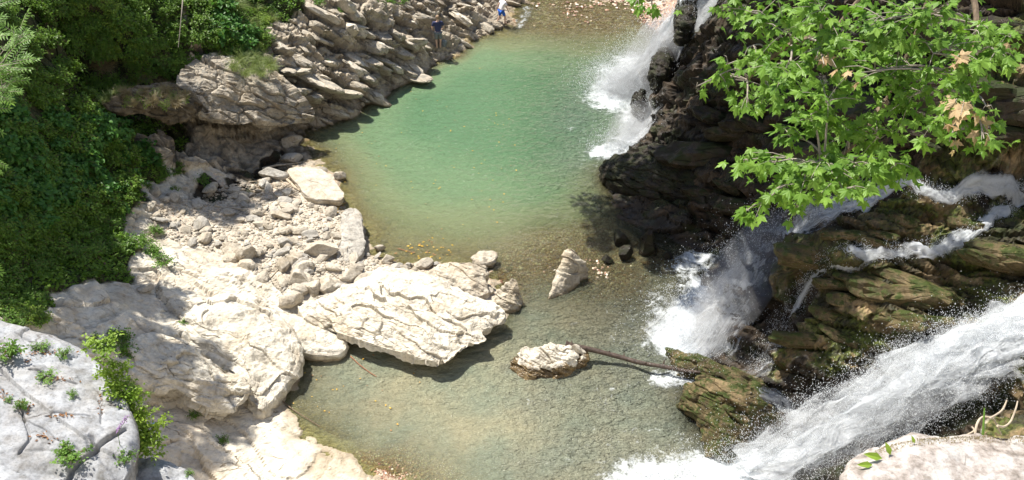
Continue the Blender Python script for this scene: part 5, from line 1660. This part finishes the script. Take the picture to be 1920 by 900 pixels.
# log with branch stubs
lp = np.array([U(1060, 645, .5), U(1120, 658, .36), U(1200, 679, .26), U(1270, 692, .26), U(1312, 698, .3)])
LS = spline(lp, 60)
lg = thing('fallen_log', 'dark wet log lying from the half wet boulder across the river to the rock shelf', 'log', lp[0])
A = Acc()
rad = np.linspace(.088, .05, 60) * (1 + .10 * vnoise(LS * 4, 7)); rad[0:2] *= 1.15
LS2 = LS + .03 * np.stack([vnoise(LS * 1.5, 1), vnoise(LS * 1.5, 2), vnoise(LS * 1.5, 3)], 1)
V, F = tube(LS2 - lp[0], rad, 12); A.add(V, F)
obj('stem', A.mesh('stem', M_log), lg)
r = random.Random(3)
for k in (4, 11, 18, 24, 31, 38, 45, 52, 56):
    p = LS2[k] - lp[0]
    d = norm([r.gauss(0, .6), r.gauss(0, .8), .9]) * r.uniform(.12, .24)
    A = Acc(); V, F = tube([p, p + d * .6, p + d], [.03, .022, .016], 6); A.add(V, F)
    obj('branch_stub', A.mesh('branch_stub', M_log), lg)

stick('driftwood_branch', [(402, 388), (440, 392), (480, 398), (500, 404)], .045, .025, M_drift, 'long bleached branch lying across the middle of the stony beach', 'driftwood')
stick('driftwood_branch', [(260, 380), (290, 386), (315, 396)], .035, .02, M_drift, 'bleached branch at the foot of the shrubs', 'driftwood')
stick('driftwood_branch', [(492, 318), (520, 312), (550, 308), (566, 306)], .05, .02, M_drift, 'pale branch bridging the mouth of the wet channel', 'driftwood')
stick('driftwood_branch', [(535, 335), (550, 350), (562, 360)], .06, .04, M_drift, 'thick bleached stump lying beside the smooth flat topped rock', 'driftwood')
stick('driftwood_branch', [(488, 540), (510, 520), (530, 498)], .03, .02, M_drift, 'thin branch leaning along the edge of the pale slabs', 'driftwood')
stick('driftwood_branch', [(180, 478), (200, 500), (218, 520)], .04, .02, M_bark, 'dark stick in the gully among the low plants', 'stick')
stick('driftwood_branch', [(530, 752), (550, 768), (600, 800)], .02, .012, M_bark, 'thin dark stick at the edge of the lower pool', 'stick', z=[.05, .03, .02])
stick('red_twig', [(657, 668), (672, 682), (690, 696), (706, 706)], .018, .01, M_stick, 'long reddish twig floating in the lower pool by the slab', 'twig', z=[.05, .03, .03, .02])
stick('red_twig', [(746, 466), (762, 470), (776, 474)], .015, .01, M_stick, 'short reddish twig in the shallows by the yellow leaves', 'twig', z=[.03, .03, .03])
r = random.Random(31)
for k in range(34):
    x, y = r.gauss(522, 26), r.gauss(352, 10)
    a = r.gauss(.1, .35); L = r.uniform(12, 34)
    stick('drift_stick', [(x, y), (x + L * .5 * math.cos(a), y + L * .3 * math.sin(a) * 2), (x + L * math.cos(a), y + L * math.sin(a))], r.uniform(.012, .03), .01, M_drift, 'bleached stick in the tangle washed up beside the smooth flat rock', 'driftwood', 'washed up sticks on the beach', lift=r.uniform(.03, .14))
for k in range(16):
    x, y = r.gauss(650, 10), r.gauss(462, 12)
    L = r.uniform(12, 26)
    stick('drift_stick', [(x, y), (x + L * .3, y - L * .5), (x + L * .5, y - L)], r.uniform(.008, .016), .006, M_drift, 'thin dry reed in the bundle lying over the grey weathered rock', 'driftwood', 'dry reeds on the grey rock', lift=r.uniform(.1, .4))

lvf, lff_ = leaf_quad(.10, .06, .15, .1)
YM = [mesh_np('floating_leaf', lvf, lff_, m, False, {'tone': np.full(len(lvf), t)}) for m, t in ((M_yellow, .1), (M_yellow, .5), (M_yellow, .9), (M_litter, .8))]
r = random.Random(55)


def floaters(n, fx, spread, lab, grp, smin=.6, smax=1.5):
    for k in range(n):
        px, py = fx()
        p = U(px, py, .035)
        if float(hz(p[0], p[1])[0]) > .03: p[2] = float(hz(p[0], p[1])[0]) + .03
        o = obj('floating_leaf', r.choice(YM), None, p)
        o.rotation_euler = (r.gauss(0, .12), r.gauss(0, .12), r.uniform(0, 6.28)); s = r.uniform(smin, smax); o.scale = (s, s, s)
        tag(o, lab, 'leaf', grp)


def pool_pt():
    t = r.random()
    if t < .5: return (880 + r.gauss(0, 45) - 20 * r.random(), 330 + r.gauss(0, 85))
    if t < .75: return (690 + r.gauss(0, 50), 300 + r.gauss(0, 45))
    return (850 + r.gauss(0, 110), 260 + r.gauss(0, 70))


floaters(95, pool_pt, 0, 'small yellow leaf floating on the green pool', 'yellow leaves floating on the pool', .3, .85)
floaters(30, lambda: (650 + r.gauss(0, 80), 740 + r.gauss(0, 45)), 0, 'small yellow leaf floating on the lower pool', 'yellow leaves floating on the lower pool', .4, .95)
floaters(40, lambda: (632 + r.gauss(0, 7), 385 + r.gauss(0, 6)), 0, 'yellow leaf in the dense cluster by the smooth flat rock', 'yellow leaf cluster by the flat rock', .8, 1.5)
floaters(40, lambda: (800 + r.gauss(0, 30), 468 + r.gauss(0, 10)), 0, 'yellow leaf washed up in the shallows behind the beach', 'yellow leaves in the shallows', .6, 1.3)
for i, (px, py, lab) in enumerate([(290, 797, 'crumpled pale blue wrapper on the dark gully floor'), (562, 447, 'small white paper scrap among the beach stones'), (290, 508, 'large pale round leaf on the left slab edge')]):
    p = hit(px, py)
    V, F = rock_shape(60 + i, (.16, .12, .07), 1)
    tag(obj('wrapper' if i < 2 else 'round_leaf', mesh_np('scrap', V, F, M_blueplastic if i == 0 else (M_whitecloth if i == 1 else M_leaffern), False, {'tone': np.full(len(V), .9)}), None, (p[0], p[1], p[2] + .03)), lab, ['litter', 'litter', 'leaf'][i])

# ------------------------------------------------------------------ waterfalls
def mat_fall(name, cover, streak=(0.9, 17.0), col=(0.90, 0.93, 0.96)):
    """white water: strands with clear gaps between, along the flow (U across, V along)"""
    N = NM(name)
    uu, vv = N.attr('across'), N.attr('along')
    vec = N.n('ShaderNodeCombineXYZ')
    N.set(vec.inputs[0], N.math('MULTIPLY', uu, streak[1])); N.set(vec.inputs[1], N.math('MULTIPLY', vv, streak[0])); N.set(vec.inputs[2], N.attr('tone'))
    a = N.noise(1.0, 5, 0.62, vec.outputs[0], .5)
    b = N.noise(5.5, 5, .7)
    f = N.math('ADD', N.math('MULTIPLY', a, .68), N.math('MULTIPLY', N.math('ADD', N.math('MULTIPLY', b, .5), N.math('MULTIPLY', N.noise(16, 3, .7), .5)), .32))
    f = N.math('ADD', f, N.math('MULTIPLY', N.math('SUBTRACT', N.attr('cover'), .5), .9))
    al = N.ramp(f, [(0.34, 0), (0.5, .38), (0.62, .75), (0.8, 1)])
    al = N.math('MULTIPLY', al, cover)
    d = N.bsdf(col, .35, N.bump(f, .9, .2), .6)
    tl = N.n('ShaderNodeBsdfTranslucent', {0: (*col, 1)})
    m = N.n('ShaderNodeMixShader', {0: .45}); N.set(m.inputs[1], d.outputs[0]); N.set(m.inputs[2], tl.outputs[0])
    tr = N.n('ShaderNodeBsdfTransparent')
    m2 = N.n('ShaderNodeMixShader'); N.set(m2.inputs[0], al); N.set(m2.inputs[1], tr.outputs[0]); N.set(m2.inputs[2], m.outputs[0])
    return N.finish(m2)


M_fall = mat_fall('falling_water', .97)
M_thin = mat_fall('thin_falling_water', .6, (1.0, 13))
N = NM('water_drops')
_d = N.bsdf((.94, .96, .98), .2, None, .7)
_t = N.n('ShaderNodeBsdfTranslucent', {0: (.88, .92, .95, 1)})
_m = N.n('ShaderNodeMixShader', {0: .35}); N.set(_m.inputs[1], _d.outputs[0]); N.set(_m.inputs[2], _t.outputs[0])
M_drop = N.finish(_m)


def sheet(name, path, widths, mat, parent, seed, nacr=26, nal=150, drape=True, bulge=.15, cover=None, lift=.07, rough=.06, wander=0.0):
    P_ = spline(path, nal); Wd = np.interp(np.linspace(0, 1, nal), np.linspace(0, 1, len(widths)), widths)
    T = np.gradient(P_, axis=0); T /= np.linalg.norm(T, axis=1)[:, None]
    Sd = np.cross(T, [0, 0, 1.0]); Sd[:, 2] = 0; Sd /= np.linalg.norm(Sd, axis=1)[:, None] + 1e-9
    if abs(Sd[0, 2]) > .9: pass
    u = np.linspace(-1, 1, nacr)
    V = P_[:, None, :] + Sd[:, None, :] * (u[None, :, None] * Wd[:, None, None] / 2)
    V = V.reshape(-1, 3)
    if drape:
        V[:, 2] = np.maximum(hz(V[:, 0], V[:, 1]), -.02) + lift
    along = np.repeat(np.r_[0, np.cumsum(np.linalg.norm(np.diff(P_, axis=0), axis=1))], nacr)
    acr = np.tile(u, nal) * np.repeat(Wd, nacr) / 2
    uu = np.tile(u, nal)
    V[:, 2] += bulge * (1 - uu ** 2) + rough * fbm(np.c_[acr * 3, along * 1.5, np.zeros(len(V))], 3, seed)
    if not drape:
        V[:, :2] += rough * 1.5 * np.stack([fbm(np.c_[acr * 4, along, np.zeros(len(V))], 3, seed + 1), fbm(np.c_[acr * 4, along, np.zeros(len(V))], 3, seed + 2)], 1)
    cv = (1 - np.abs(uu) ** 2.2 * .75) + (.12 + .35 * np.abs(uu)) * fbm(np.c_[acr * 2.2, along * 2.0, np.full(len(V), seed * 1.3)], 3, seed + 5)
    if cover is not None:
        cv = cv * np.repeat(np.interp(np.linspace(0, 1, nal), np.linspace(0, 1, len(cover)), cover), nacr)
    i = np.arange(nacr * nal).reshape(nal, nacr)
    F = np.stack([i[:-1, :-1].ravel(), i[:-1, 1:].ravel(), i[1:, 1:].ravel(), i[1:, :-1].ravel()], 1)
    o = parent.location
    V = V - np.array([o.x, o.y, o.z])
    return obj(name, mesh_np(name, V, F, mat, True, {'across': acr, 'along': along, 'cover': cv, 'tone': np.full(len(V), seed * 3.7)}), parent)


OCT = (np.array([(1, 0, -.5), (-.5, .87, -.5), (-.5, -.87, -.5), (0, 0, 1)], float), np.array([(0, 1, 3), (1, 2, 3), (2, 0, 3), (0, 2, 1)]))
N = NM('water_mist')
_v = N.n('ShaderNodeVolumePrincipled', {'Color': (1, 1, 1, 1), 'Density': .34, 'Anisotropy': 0.0})
N.t.links.new(_v.outputs[0], N.out.inputs['Volume'])
M_mist = N.m
M_mistthin = N.m.copy(); M_mistthin.name = 'water_mist_thin'
[q for q in M_mistthin.node_tree.nodes if q.type == 'PRINCIPLED_VOLUME'][0].inputs['Density'].default_value = .16


def mist(parent, a, b, ra, seed=1, mat=None):
    """soft body of fine spray between two points: closed volume with ragged outline"""
    V, F = ICO[3]
    a = np.array(a, float); b = np.array(b, float)
    c_ = (a + b) / 2; L_ = np.linalg.norm(b - a) / 2 + ra * .6
    f = frame(b - a)
    W_ = V * np.array([L_, ra, ra * .8]) * (1 + .25 * fbm(V * 1.6, 3, seed))[:, None]
    W_ = W_ @ f + c_
    o = parent.location
    return tag(obj('mist', mesh_np('mist', W_ - np.array([o.x, o.y, o.z]), F, mat or M_mist, True), parent), kind='stuff')


def drops(name, parent, P_, sizes):
    """many small drops as one part"""
    n = len(P_)
    V1, F1 = OCT
    st = 1 + 0.8 * RNG.random((n, 1, 1)) * np.array([0, 0, 1.0])
    V = P_[:, None, :] + V1[None] * sizes[:, None, None] * st
    F = F1[None] + (np.arange(n) * 4)[:, None, None]
    o = parent.location
    V = V.reshape(-1, 3) - np.array([o.x, o.y, o.z])
    return tag(obj(name, mesh_np(name, V, F.reshape(-1, 3), M_drop, True), parent), kind='stuff')


def cloud(path, n, rad0, rad1, power=1.0, clump=.6, seed=1, t0=0, t1=1, up=0.0):
    """points scattered round a path; clumped into jets"""
    r = np.random.default_rng(seed)
    S_ = spline(path, 200)
    t = t0 + (t1 - t0) * r.random(n) ** power
    k = np.clip((t * 199).astype(int), 0, 199)
    rad = rad0 + (rad1 - rad0) * t
    off = r.normal(size=(n, 3)) * rad[:, None] * .5
    off[:, 2] = off[:, 2] * .8 + up * rad * r.random(n)
    P_ = S_[k] + off
    # clump: keep points where noise is high
    m = fbm(P_ * 2.6, 3, seed) + r.random(n) * .8 > clump - .25
    return P_[m]


# far waterfall
f1 = thing('far_waterfall', 'tall misty waterfall in two streams dropping into the far right side of the green pool', 'waterfall', U(1180, 200, 0))
pA = [U(1318, -60, 5.9), U(1290, -5, 4.4), U(1262, 40, 3.2), U(1232, 85, 2.1), U(1205, 125, 1.1), U(1180, 158, .25), U(1165, 178, 0)]
pA2 = [q + np.array([.35, .5, 0]) for q in pA]
sheet('water_sheet', pA, [1.3, 1.5, 1.7, 1.9, 2.2, 2.7, 3.0], M_fall, f1, 1, drape=False, cover=[1, .95, .85, .75, .65, .7, .8], rough=.12)
sheet('water_sheet', pA2, [1.8, 2.0, 2.3, 2.7, 3.0, 3.4, 3.6], M_thin, f1, 2, drape=False, cover=[.8, .7, .6, .55, .5, .5, .6], rough=.15)
rk = [hit(1352, 4), hit(1320, 28), hit(1290, 55), hit(1262, 95), hit(1248, 140), hit(1228, 185), hit(1208, 225), hit(1185, 258), U(1165, 275, 0)]
sheet('water_sheet', rk, [1.0, 1.3, 1.5, 1.5, 1.6, 1.8, 1.9, 1.8, 1.6], M_thin, f1, 3, cover=[1.05, 1.05, 1.0, .85, .8, .8, .85, .9, .9], lift=.14, rough=.08)
c1 = np.vstack([cloud(pA, 46000, .8, 2.1, .55, .35, 1), cloud([U(1180, 150, .3), U(1150, 165, .4), U(1130, 160, .2)], 9000, 1.6, 1.1, 1, .35, 2, up=.5), cloud([U(1200, 190, .4), U(1195, 240, .3), U(1150, 275, .15), U(1125, 285, .1)], 9000, 1.3, .7, 1, .45, 3, up=.4), cloud(rk, 9000, .8, 1.5, .8, .5, 4, up=.4)])
c1[:, 2] = np.abs(c1[:, 2])
drops('spray', f1, c1, .006 + .012 * RNG.random(len(c1)) ** 2)
mist(f1, pA[2], pA[6], 1.25, 3)
mist(f1, U(1175, 160, .3), U(1140, 165, .2), 1.0, 5)
mist(f1, U(1215, 190, .8), U(1150, 275, .1), .8, 6)

# middle waterfall
f2 = thing('middle_waterfall', 'white cascade curving from the upper stream down between the dark cliff and the mossy rocks', 'waterfall', U(1300, 640, 0))
pB = [hit(1960, 368), hit(1900, 370), hit(1850, 370), hit(1790, 376), hit(1735, 366), hit(1680, 355), hit(1630, 372), hit(1580, 392), hit(1520, 420), hit(1460, 455), hit(1410, 500), hit(1370, 550), hit(1335, 600), hit(1300, 650), U(1275, 665, 0)]
sheet('water_sheet', pB, [.26, .28, .3, .3, .3, .35, .8, 1.2, 1.7, 2.3, 2.8, 3.0, 2.9, 2.6, 2.3], M_fall, f2, 11, nacr=44, nal=260, cover=[.8, .8, .8, .8, .82, .84, .78, .66, .58, .55, .56, .6, .64, .72, .8], lift=.10, rough=.13, bulge=.04)
pB2 = [q + np.array([-.6, .4, .0]) for q in pB[6:]]
sheet('water_sheet', pB2, [.6, .9, 1.4, 1.8, 2.3, 2.6, 2.6, 2.4, 2.2], M_thin, f2, 12, nacr=40, nal=180, cover=[.5, .52, .55, .58, .6, .64, .68, .7, .75], lift=.16, rough=.08, bulge=.05)
c2 = np.vstack([cloud([q + np.array([0, 0, .1]) for q in pB[:8]], 9000, .28, .4, 1, .5, 15, up=.4), cloud([q + np.array([-.2, .1, .15]) for q in pB[7:]], 22000, .9, 1.7, .7, .62, 5, up=.5), cloud([U(1255, 560, .2), U(1260, 620, .2), U(1300, 668, .2)], 5000, .8, .8, 1, .7, 6, up=.4), cloud([U(1235, 712, .05), U(1285, 705, .1)], 1800, .3, .4, 1, .6, 7)])
c2[:, 2] = np.maximum(c2[:, 2], .01)
drops('spray', f2, c2, .005 + .011 * RNG.random(len(c2)) ** 2)
mist(f2, pB[9] + [0, 0, .3], pB[13] + [0, 0, .3], 1.1, 8)

# thin side trickle over the mossy ledges
f3 = thing('side_trickle', 'thin broken trickle running over the mossy ledges between the two big falls', 'waterfall', hit(1700, 478))
pC = [hit(1890, 402), hit(1862, 412), hit(1835, 436), hit(1785, 464), hit(1730, 476), hit(1660, 482), hit(1600, 486), hit(1558, 496), hit(1530, 522), hit(1505, 560), hit(1480, 605)]
sheet('water_sheet', pC, [.35, .4, .55, .6, .4, .35, .4, .3, .25, .25, .3], M_fall, f3, 21, nacr=12, nal=200, cover=[.8, .78, .75, .78, .75, .7, .75, .75, .75, .7, .7], lift=.12, rough=.08, bulge=.03)
c3 = np.vstack([cloud([q + np.array([0, 0, .12]) for q in pC], 11000, .28, .4, 1, .5, 8, up=.4), cloud([hit(1475, 610) + np.array([0, 0, .4]), U(1440, 660, .6), U(1425, 690, .3)], 2600, .5, .6, 1, .6, 9)])
drops('spray', f3, c3, .005 + .008 * RNG.random(len(c3)) ** 2)
pD = [hit(1480, 625), hit(1440, 665), hit(1425, 700), hit(1380, 715), hit(1320, 700)]
sheet('water_sheet', pD, [.5, .6, .9, .9, .7], M_thin, f3, 23, nacr=16, nal=90, cover=[.35, .4, .5, .5, .4], lift=.06, bulge=.04)
pE = [hit(1370, 712), hit(1420, 735), hit(1470, 770), hit(1500, 800)]
sheet('water_sheet', pE, [.5, .6, .7, .8], M_thin, f3, 24, nacr=16, nal=90, cover=[.5, .55, .5, .6], lift=.1, bulge=.04)

# near waterfall: a leaping mass of drops
f4 = thing('near_waterfall', 'powerful white near waterfall bursting into drops across the lower right corner', 'waterfall', U(1450, 880, 0))
pF = [U(2040, 590, 4.5), U(1960, 605, 4.1), U(1880, 632, 3.6), U(1800, 668, 3.0), U(1720, 712, 2.3), U(1640, 762, 1.6), U(1560, 812, .95), U(1480, 858, .4), U(1400, 895, .1)]
sheet('water_sheet', pF, [1.6, 1.7, 1.7, 1.5, 1.3, 1.2, 1.1, 1.2, 1.4], M_fall, f4, 31, nacr=34, nal=200, drape=False, cover=[1.6, 1.6, 1.6, 1.5, 1.3, 1.1, .95, .85, .8], rough=.16)
pF2 = [q + np.array([.15, -.25, -.25]) for q in pF]
sheet('water_sheet', pF2, [1.9, 2.0, 2.0, 2.0, 1.9, 1.9, 1.9, 2.0, 2.0], M_thin, f4, 32, nacr=34, nal=200, drape=False, cover=[1.1, 1.05, 1.0, .9, .8, .72, .68, .65, .65], rough=.2)
sheet('water_sheet', [q + np.array([-.1, .3, .2]) for q in pF], [1.2, 1.4, 1.5, 1.7, 1.8, 1.9, 1.9, 1.9, 1.9], M_thin, f4, 33, nacr=34, nal=200, drape=False, cover=[1.0, 1.0, .95, .9, .8, .72, .68, .65, .65], rough=.2)
c4 = np.vstack([cloud(pF, 110000, .8, 1.45, .8, .35, 10), cloud(pF[:6], 60000, .6, 1.1, .9, .15, 14), cloud([q + np.array([.35, -.5, -.35]) for q in pF[2:]], 30000, .8, 1.3, .9, .75, 11), cloud([U(1500, 850, .2), U(1400, 880, .15), U(1300, 890, .1), U(1200, 885, .1)], 16000, 1.1, .5, .8, .6, 12, up=.3), cloud([q + np.array([-.3, .5, .25]) for q in pF[2:8]], 9000, .7, 1.1, 1, .8, 13)])
c4[:, 2] = np.maximum(c4[:, 2], .01)
drops('spray', f4, c4, .0045 + .0095 * RNG.random(len(c4)) ** 1.6)
mist(f4, pF[3], pF[8], 1.0, 10, M_mistthin)

# ------------------------------------------------------------------ people
def skin_body(name, joints, edges, mat, parent, root=0, sub=2):
    me = bpy.data.meshes.new(name)
    me.from_pydata([j[0] for j in joints], edges, [])
    me.materials.append(mat)
    o = obj(name, me, parent)
    o.modifiers.new('skin', 'SKIN')
    sv = me.skin_vertices[0].data
    for i, j in enumerate(joints):
        r_ = j[1]
        sv[i].radius = (r_, r_) if not hasattr(r_, '__len__') else r_
        sv[i].use_root = (i == root)
    m = o.modifiers.new('sub', 'SUBSURF'); m.levels = sub; m.render_levels = sub
    for p in me.polygons: p.use_smooth = True
    o.modifiers['skin'].use_smooth_shade = True
    return o


def person(label, loc, rz, h, J, top_mat, low_mat, hair_mat, long_legs=False):
    """J: joint positions as fractions of height, facing +Y"""
    t = thing('person', label, 'person', loc)
    t.rotation_euler = (0, 0, rz); t.scale = (h, h, h)
    g = lambda k: tuple(J[k])
    jn = []; ed = []; ix = {}

    def add(k, r_, par=None, pos=None):
        ix[k] = len(jn); jn.append((pos if pos is not None else g(k), r_))
        if par is not None: ed.append((ix[par], ix[k]))
    add('pelvis', (.075, .055)); add('waist', (.068, .048), 'pelvis'); add('chest', (.085, .058), 'waist'); add('neck', (.034, .034), 'chest'); add('head', (.045, .052), 'neck'); add('crown', (.040, .046), 'head')
    for s in 'LR':
        add('hip' + s, (.052, .052), 'pelvis'); add('knee' + s, (.034, .034), 'hip' + s); add('ankle' + s, (.021, .021), 'knee' + s); add('toe' + s, (.022, .016), 'ankle' + s)
        add('sho' + s, (.036, .036), 'chest'); add('elb' + s, (.024, .024), 'sho' + s); add('wri' + s, (.016, .016), 'elb' + s)
        w_ = np.array(J['wri' + s]); e_ = np.array(J['elb' + s]); d = norm(w_ - e_)
        side = norm(np.cross(d, [0, 1, 0.2])); palm = w_ + d * .035
        ix['palm' + s] = len(jn); jn.append((tuple(palm), (.022, .013))); ed.append((ix['wri' + s], ix['palm' + s]))
        for k, (o_, L) in enumerate([(-.018, .040), (-.006, .047), (.006, .045), (.017, .036)]):
            a_ = palm + side * o_ + d * .018; b_ = a_ + d * L * .55 + np.array([0, .004, 0]); c_ = b_ + d * L * .4 + np.array([0, .012, 0])
            n0 = len(jn); jn.append((tuple(a_), .0055)); jn.append((tuple(b_), .005)); jn.append((tuple(c_), .0042)); ed += [(ix['palm' + s], n0), (n0, n0 + 1), (n0 + 1, n0 + 2)]
        a_ = w_ + d * .02 - side * .022; b_ = a_ + d * .025 - side * .012
        n0 = len(jn); jn.append((tuple(a_), .006)); jn.append((tuple(b_), .005)); ed += [(ix['wri' + s], n0), (n0, n0 + 1)]
    skin_body('body', jn, ed, M_skin, t)
    # shirt with short sleeves
    P_ = lambda k: np.array(J[k])
    sj = [(tuple(P_('pelvis') + [0, 0, .015]), (.090, .066)), (g('waist'), (.086, .062)), (g('chest'), (.102, .070)), (tuple(P_('chest') * .35 + P_('neck') * .65), (.05, .045))]
    se = [(0, 1), (1, 2), (2, 3)]
    for s in 'LR':
        n0 = len(sj)
        sj.append((g('sho' + s), .048)); sj.append((tuple(P_('sho' + s) * .35 + P_('elb' + s) * .65), .042)); se += [(2, n0), (n0, n0 + 1)]
    skin_body('shirt', sj, se, top_mat, t, 1)
    lj = [(tuple(P_('pelvis') + [0, 0, .01]), (.088, .066)), ]
    le = []
    for s in 'LR':
        n0 = len(lj)
        fr = 1.0 if long_legs else .92
        lj.append((g('hip' + s), .064)); lj.append((tuple(P_('hip' + s) * (1 - fr) + P_('knee' + s) * fr), .050)); le += [(0, n0), (n0, n0 + 1)]
    skin_body('shorts', lj, le, low_mat, t, 0)
    # hair cap and face
    hd = (P_('head') + P_('crown')) / 2
    V, F = ICO[3]
    keepv = V * np.array([.052, .062, .058])
    A = Acc(); A.add(keepv * (1 + .05 * vnoise(V * 4, 3))[:, None] + hd + np.array([0, -.014, .022]), F)
    obj('hair', A.mesh('hair', hair_mat, True), t)
    for sx in (-1, 1):
        V, F = ICO[1]
        A = Acc(); A.add(V * np.array([.010, .006, .007]) + hd + np.array([sx * .019, .052, .0]), F); obj('eye', A.mesh('eye', M_hair, True), t)
        A = Acc(); A.add(V * np.array([.007, .013, .018]) + hd + np.array([sx * .050, 0, -.006]), F); obj('ear', A.mesh('ear', M_skin, True), t)
    A = Acc(); A.add(V * np.array([.009, .016, .015]) + hd + np.array([0, .056, -.014]), F); obj('nose', A.mesh('nose', M_skin, True), t)
    A = Acc(); A.add(V * np.array([.018, .006, .005]) + hd + np.array([0, .050, -.034]), F); obj('mouth', A.mesh('mouth', M_litter, True), t)
    return t


J1 = dict(pelvis=(0, 0, .52), waist=(0, .005, .61), chest=(0, .015, .73), neck=(.0, .03, .85), head=(.005, .045, .90), crown=(.005, .045, .95),
          hipL=(-.052, 0, .49), kneeL=(-.055, .03, .275), ankleL=(-.05, -.01, .045), toeL=(-.055, .07, .018), hipR=(.052, 0, .49), kneeR=(.062, .035, .28), ankleR=(.05, .02, .045), toeR=(.062, .10, .018),
          shoL=(-.115, .01, .795), elbL=(-.165, .0, .63), wriL=(-.12, .09, .55), shoR=(.115, .01, .795), elbR=(.165, .0, .63), wriR=(.13, .09, .56))
p1 = hit(823, 96)
person('person in a navy t-shirt and grey shorts standing on the pale rocks seen from behind', (p1[0], p1[1], p1[2] + .01), .15, 1.74, J1, M_navy, M_greycloth, M_hairlight, True)
J2 = dict(pelvis=(0, 0, .50), waist=(.0, .035, .585), chest=(.0, .085, .70), neck=(.0, .14, .805), head=(.0, .165, .85), crown=(.0, .17, .90),
          hipL=(-.05, 0, .47), kneeL=(-.055, -.03, .27), ankleL=(-.06, -.15, .06), toeL=(-.06, -.08, .02), hipR=(.05, .01, .47), kneeR=(.055, .11, .275), ankleR=(.055, .10, .06), toeR=(.055, .18, .02),
          shoL=(-.105, .08, .76), elbL=(-.15, -.02, .64), wriL=(-.15, -.06, .50), shoR=(.105, .09, .76), elbR=(.125, .13, .60), wriR=(.12, .19, .47))
p2 = U(940, 50, -.10)
gz = float(hz(p2[0], p2[1])[0])
person('person in a white shirt and blue shorts wading at the pool edge', (p2[0], p2[1], min(gz, .02)), -1.0, 1.62, J2, M_whitecloth, M_bluecloth, M_hair)
# rucksack beside the first person
p = hit(833, 92)
V, F = rock_shape(77, (.34, .26, .46), 3, cut=.8)
bg_ = thing('rucksack', 'small grey rucksack on the rocks right of the person in navy', 'bag', p)
obj('pouch', mesh_np('pouch', V + [0, 0, .2], F, M_greycloth, True, {'tone': np.full(len(V), .5)}), bg_)
A = Acc(); V, F = tube(spline([[-.08, -.12, .32], [-.09, -.19, .2], [-.08, -.12, .05]], 8), [.018] * 8, 6); A.add(V, F)
obj('strap', A.mesh('strap', M_greycloth), bg_)
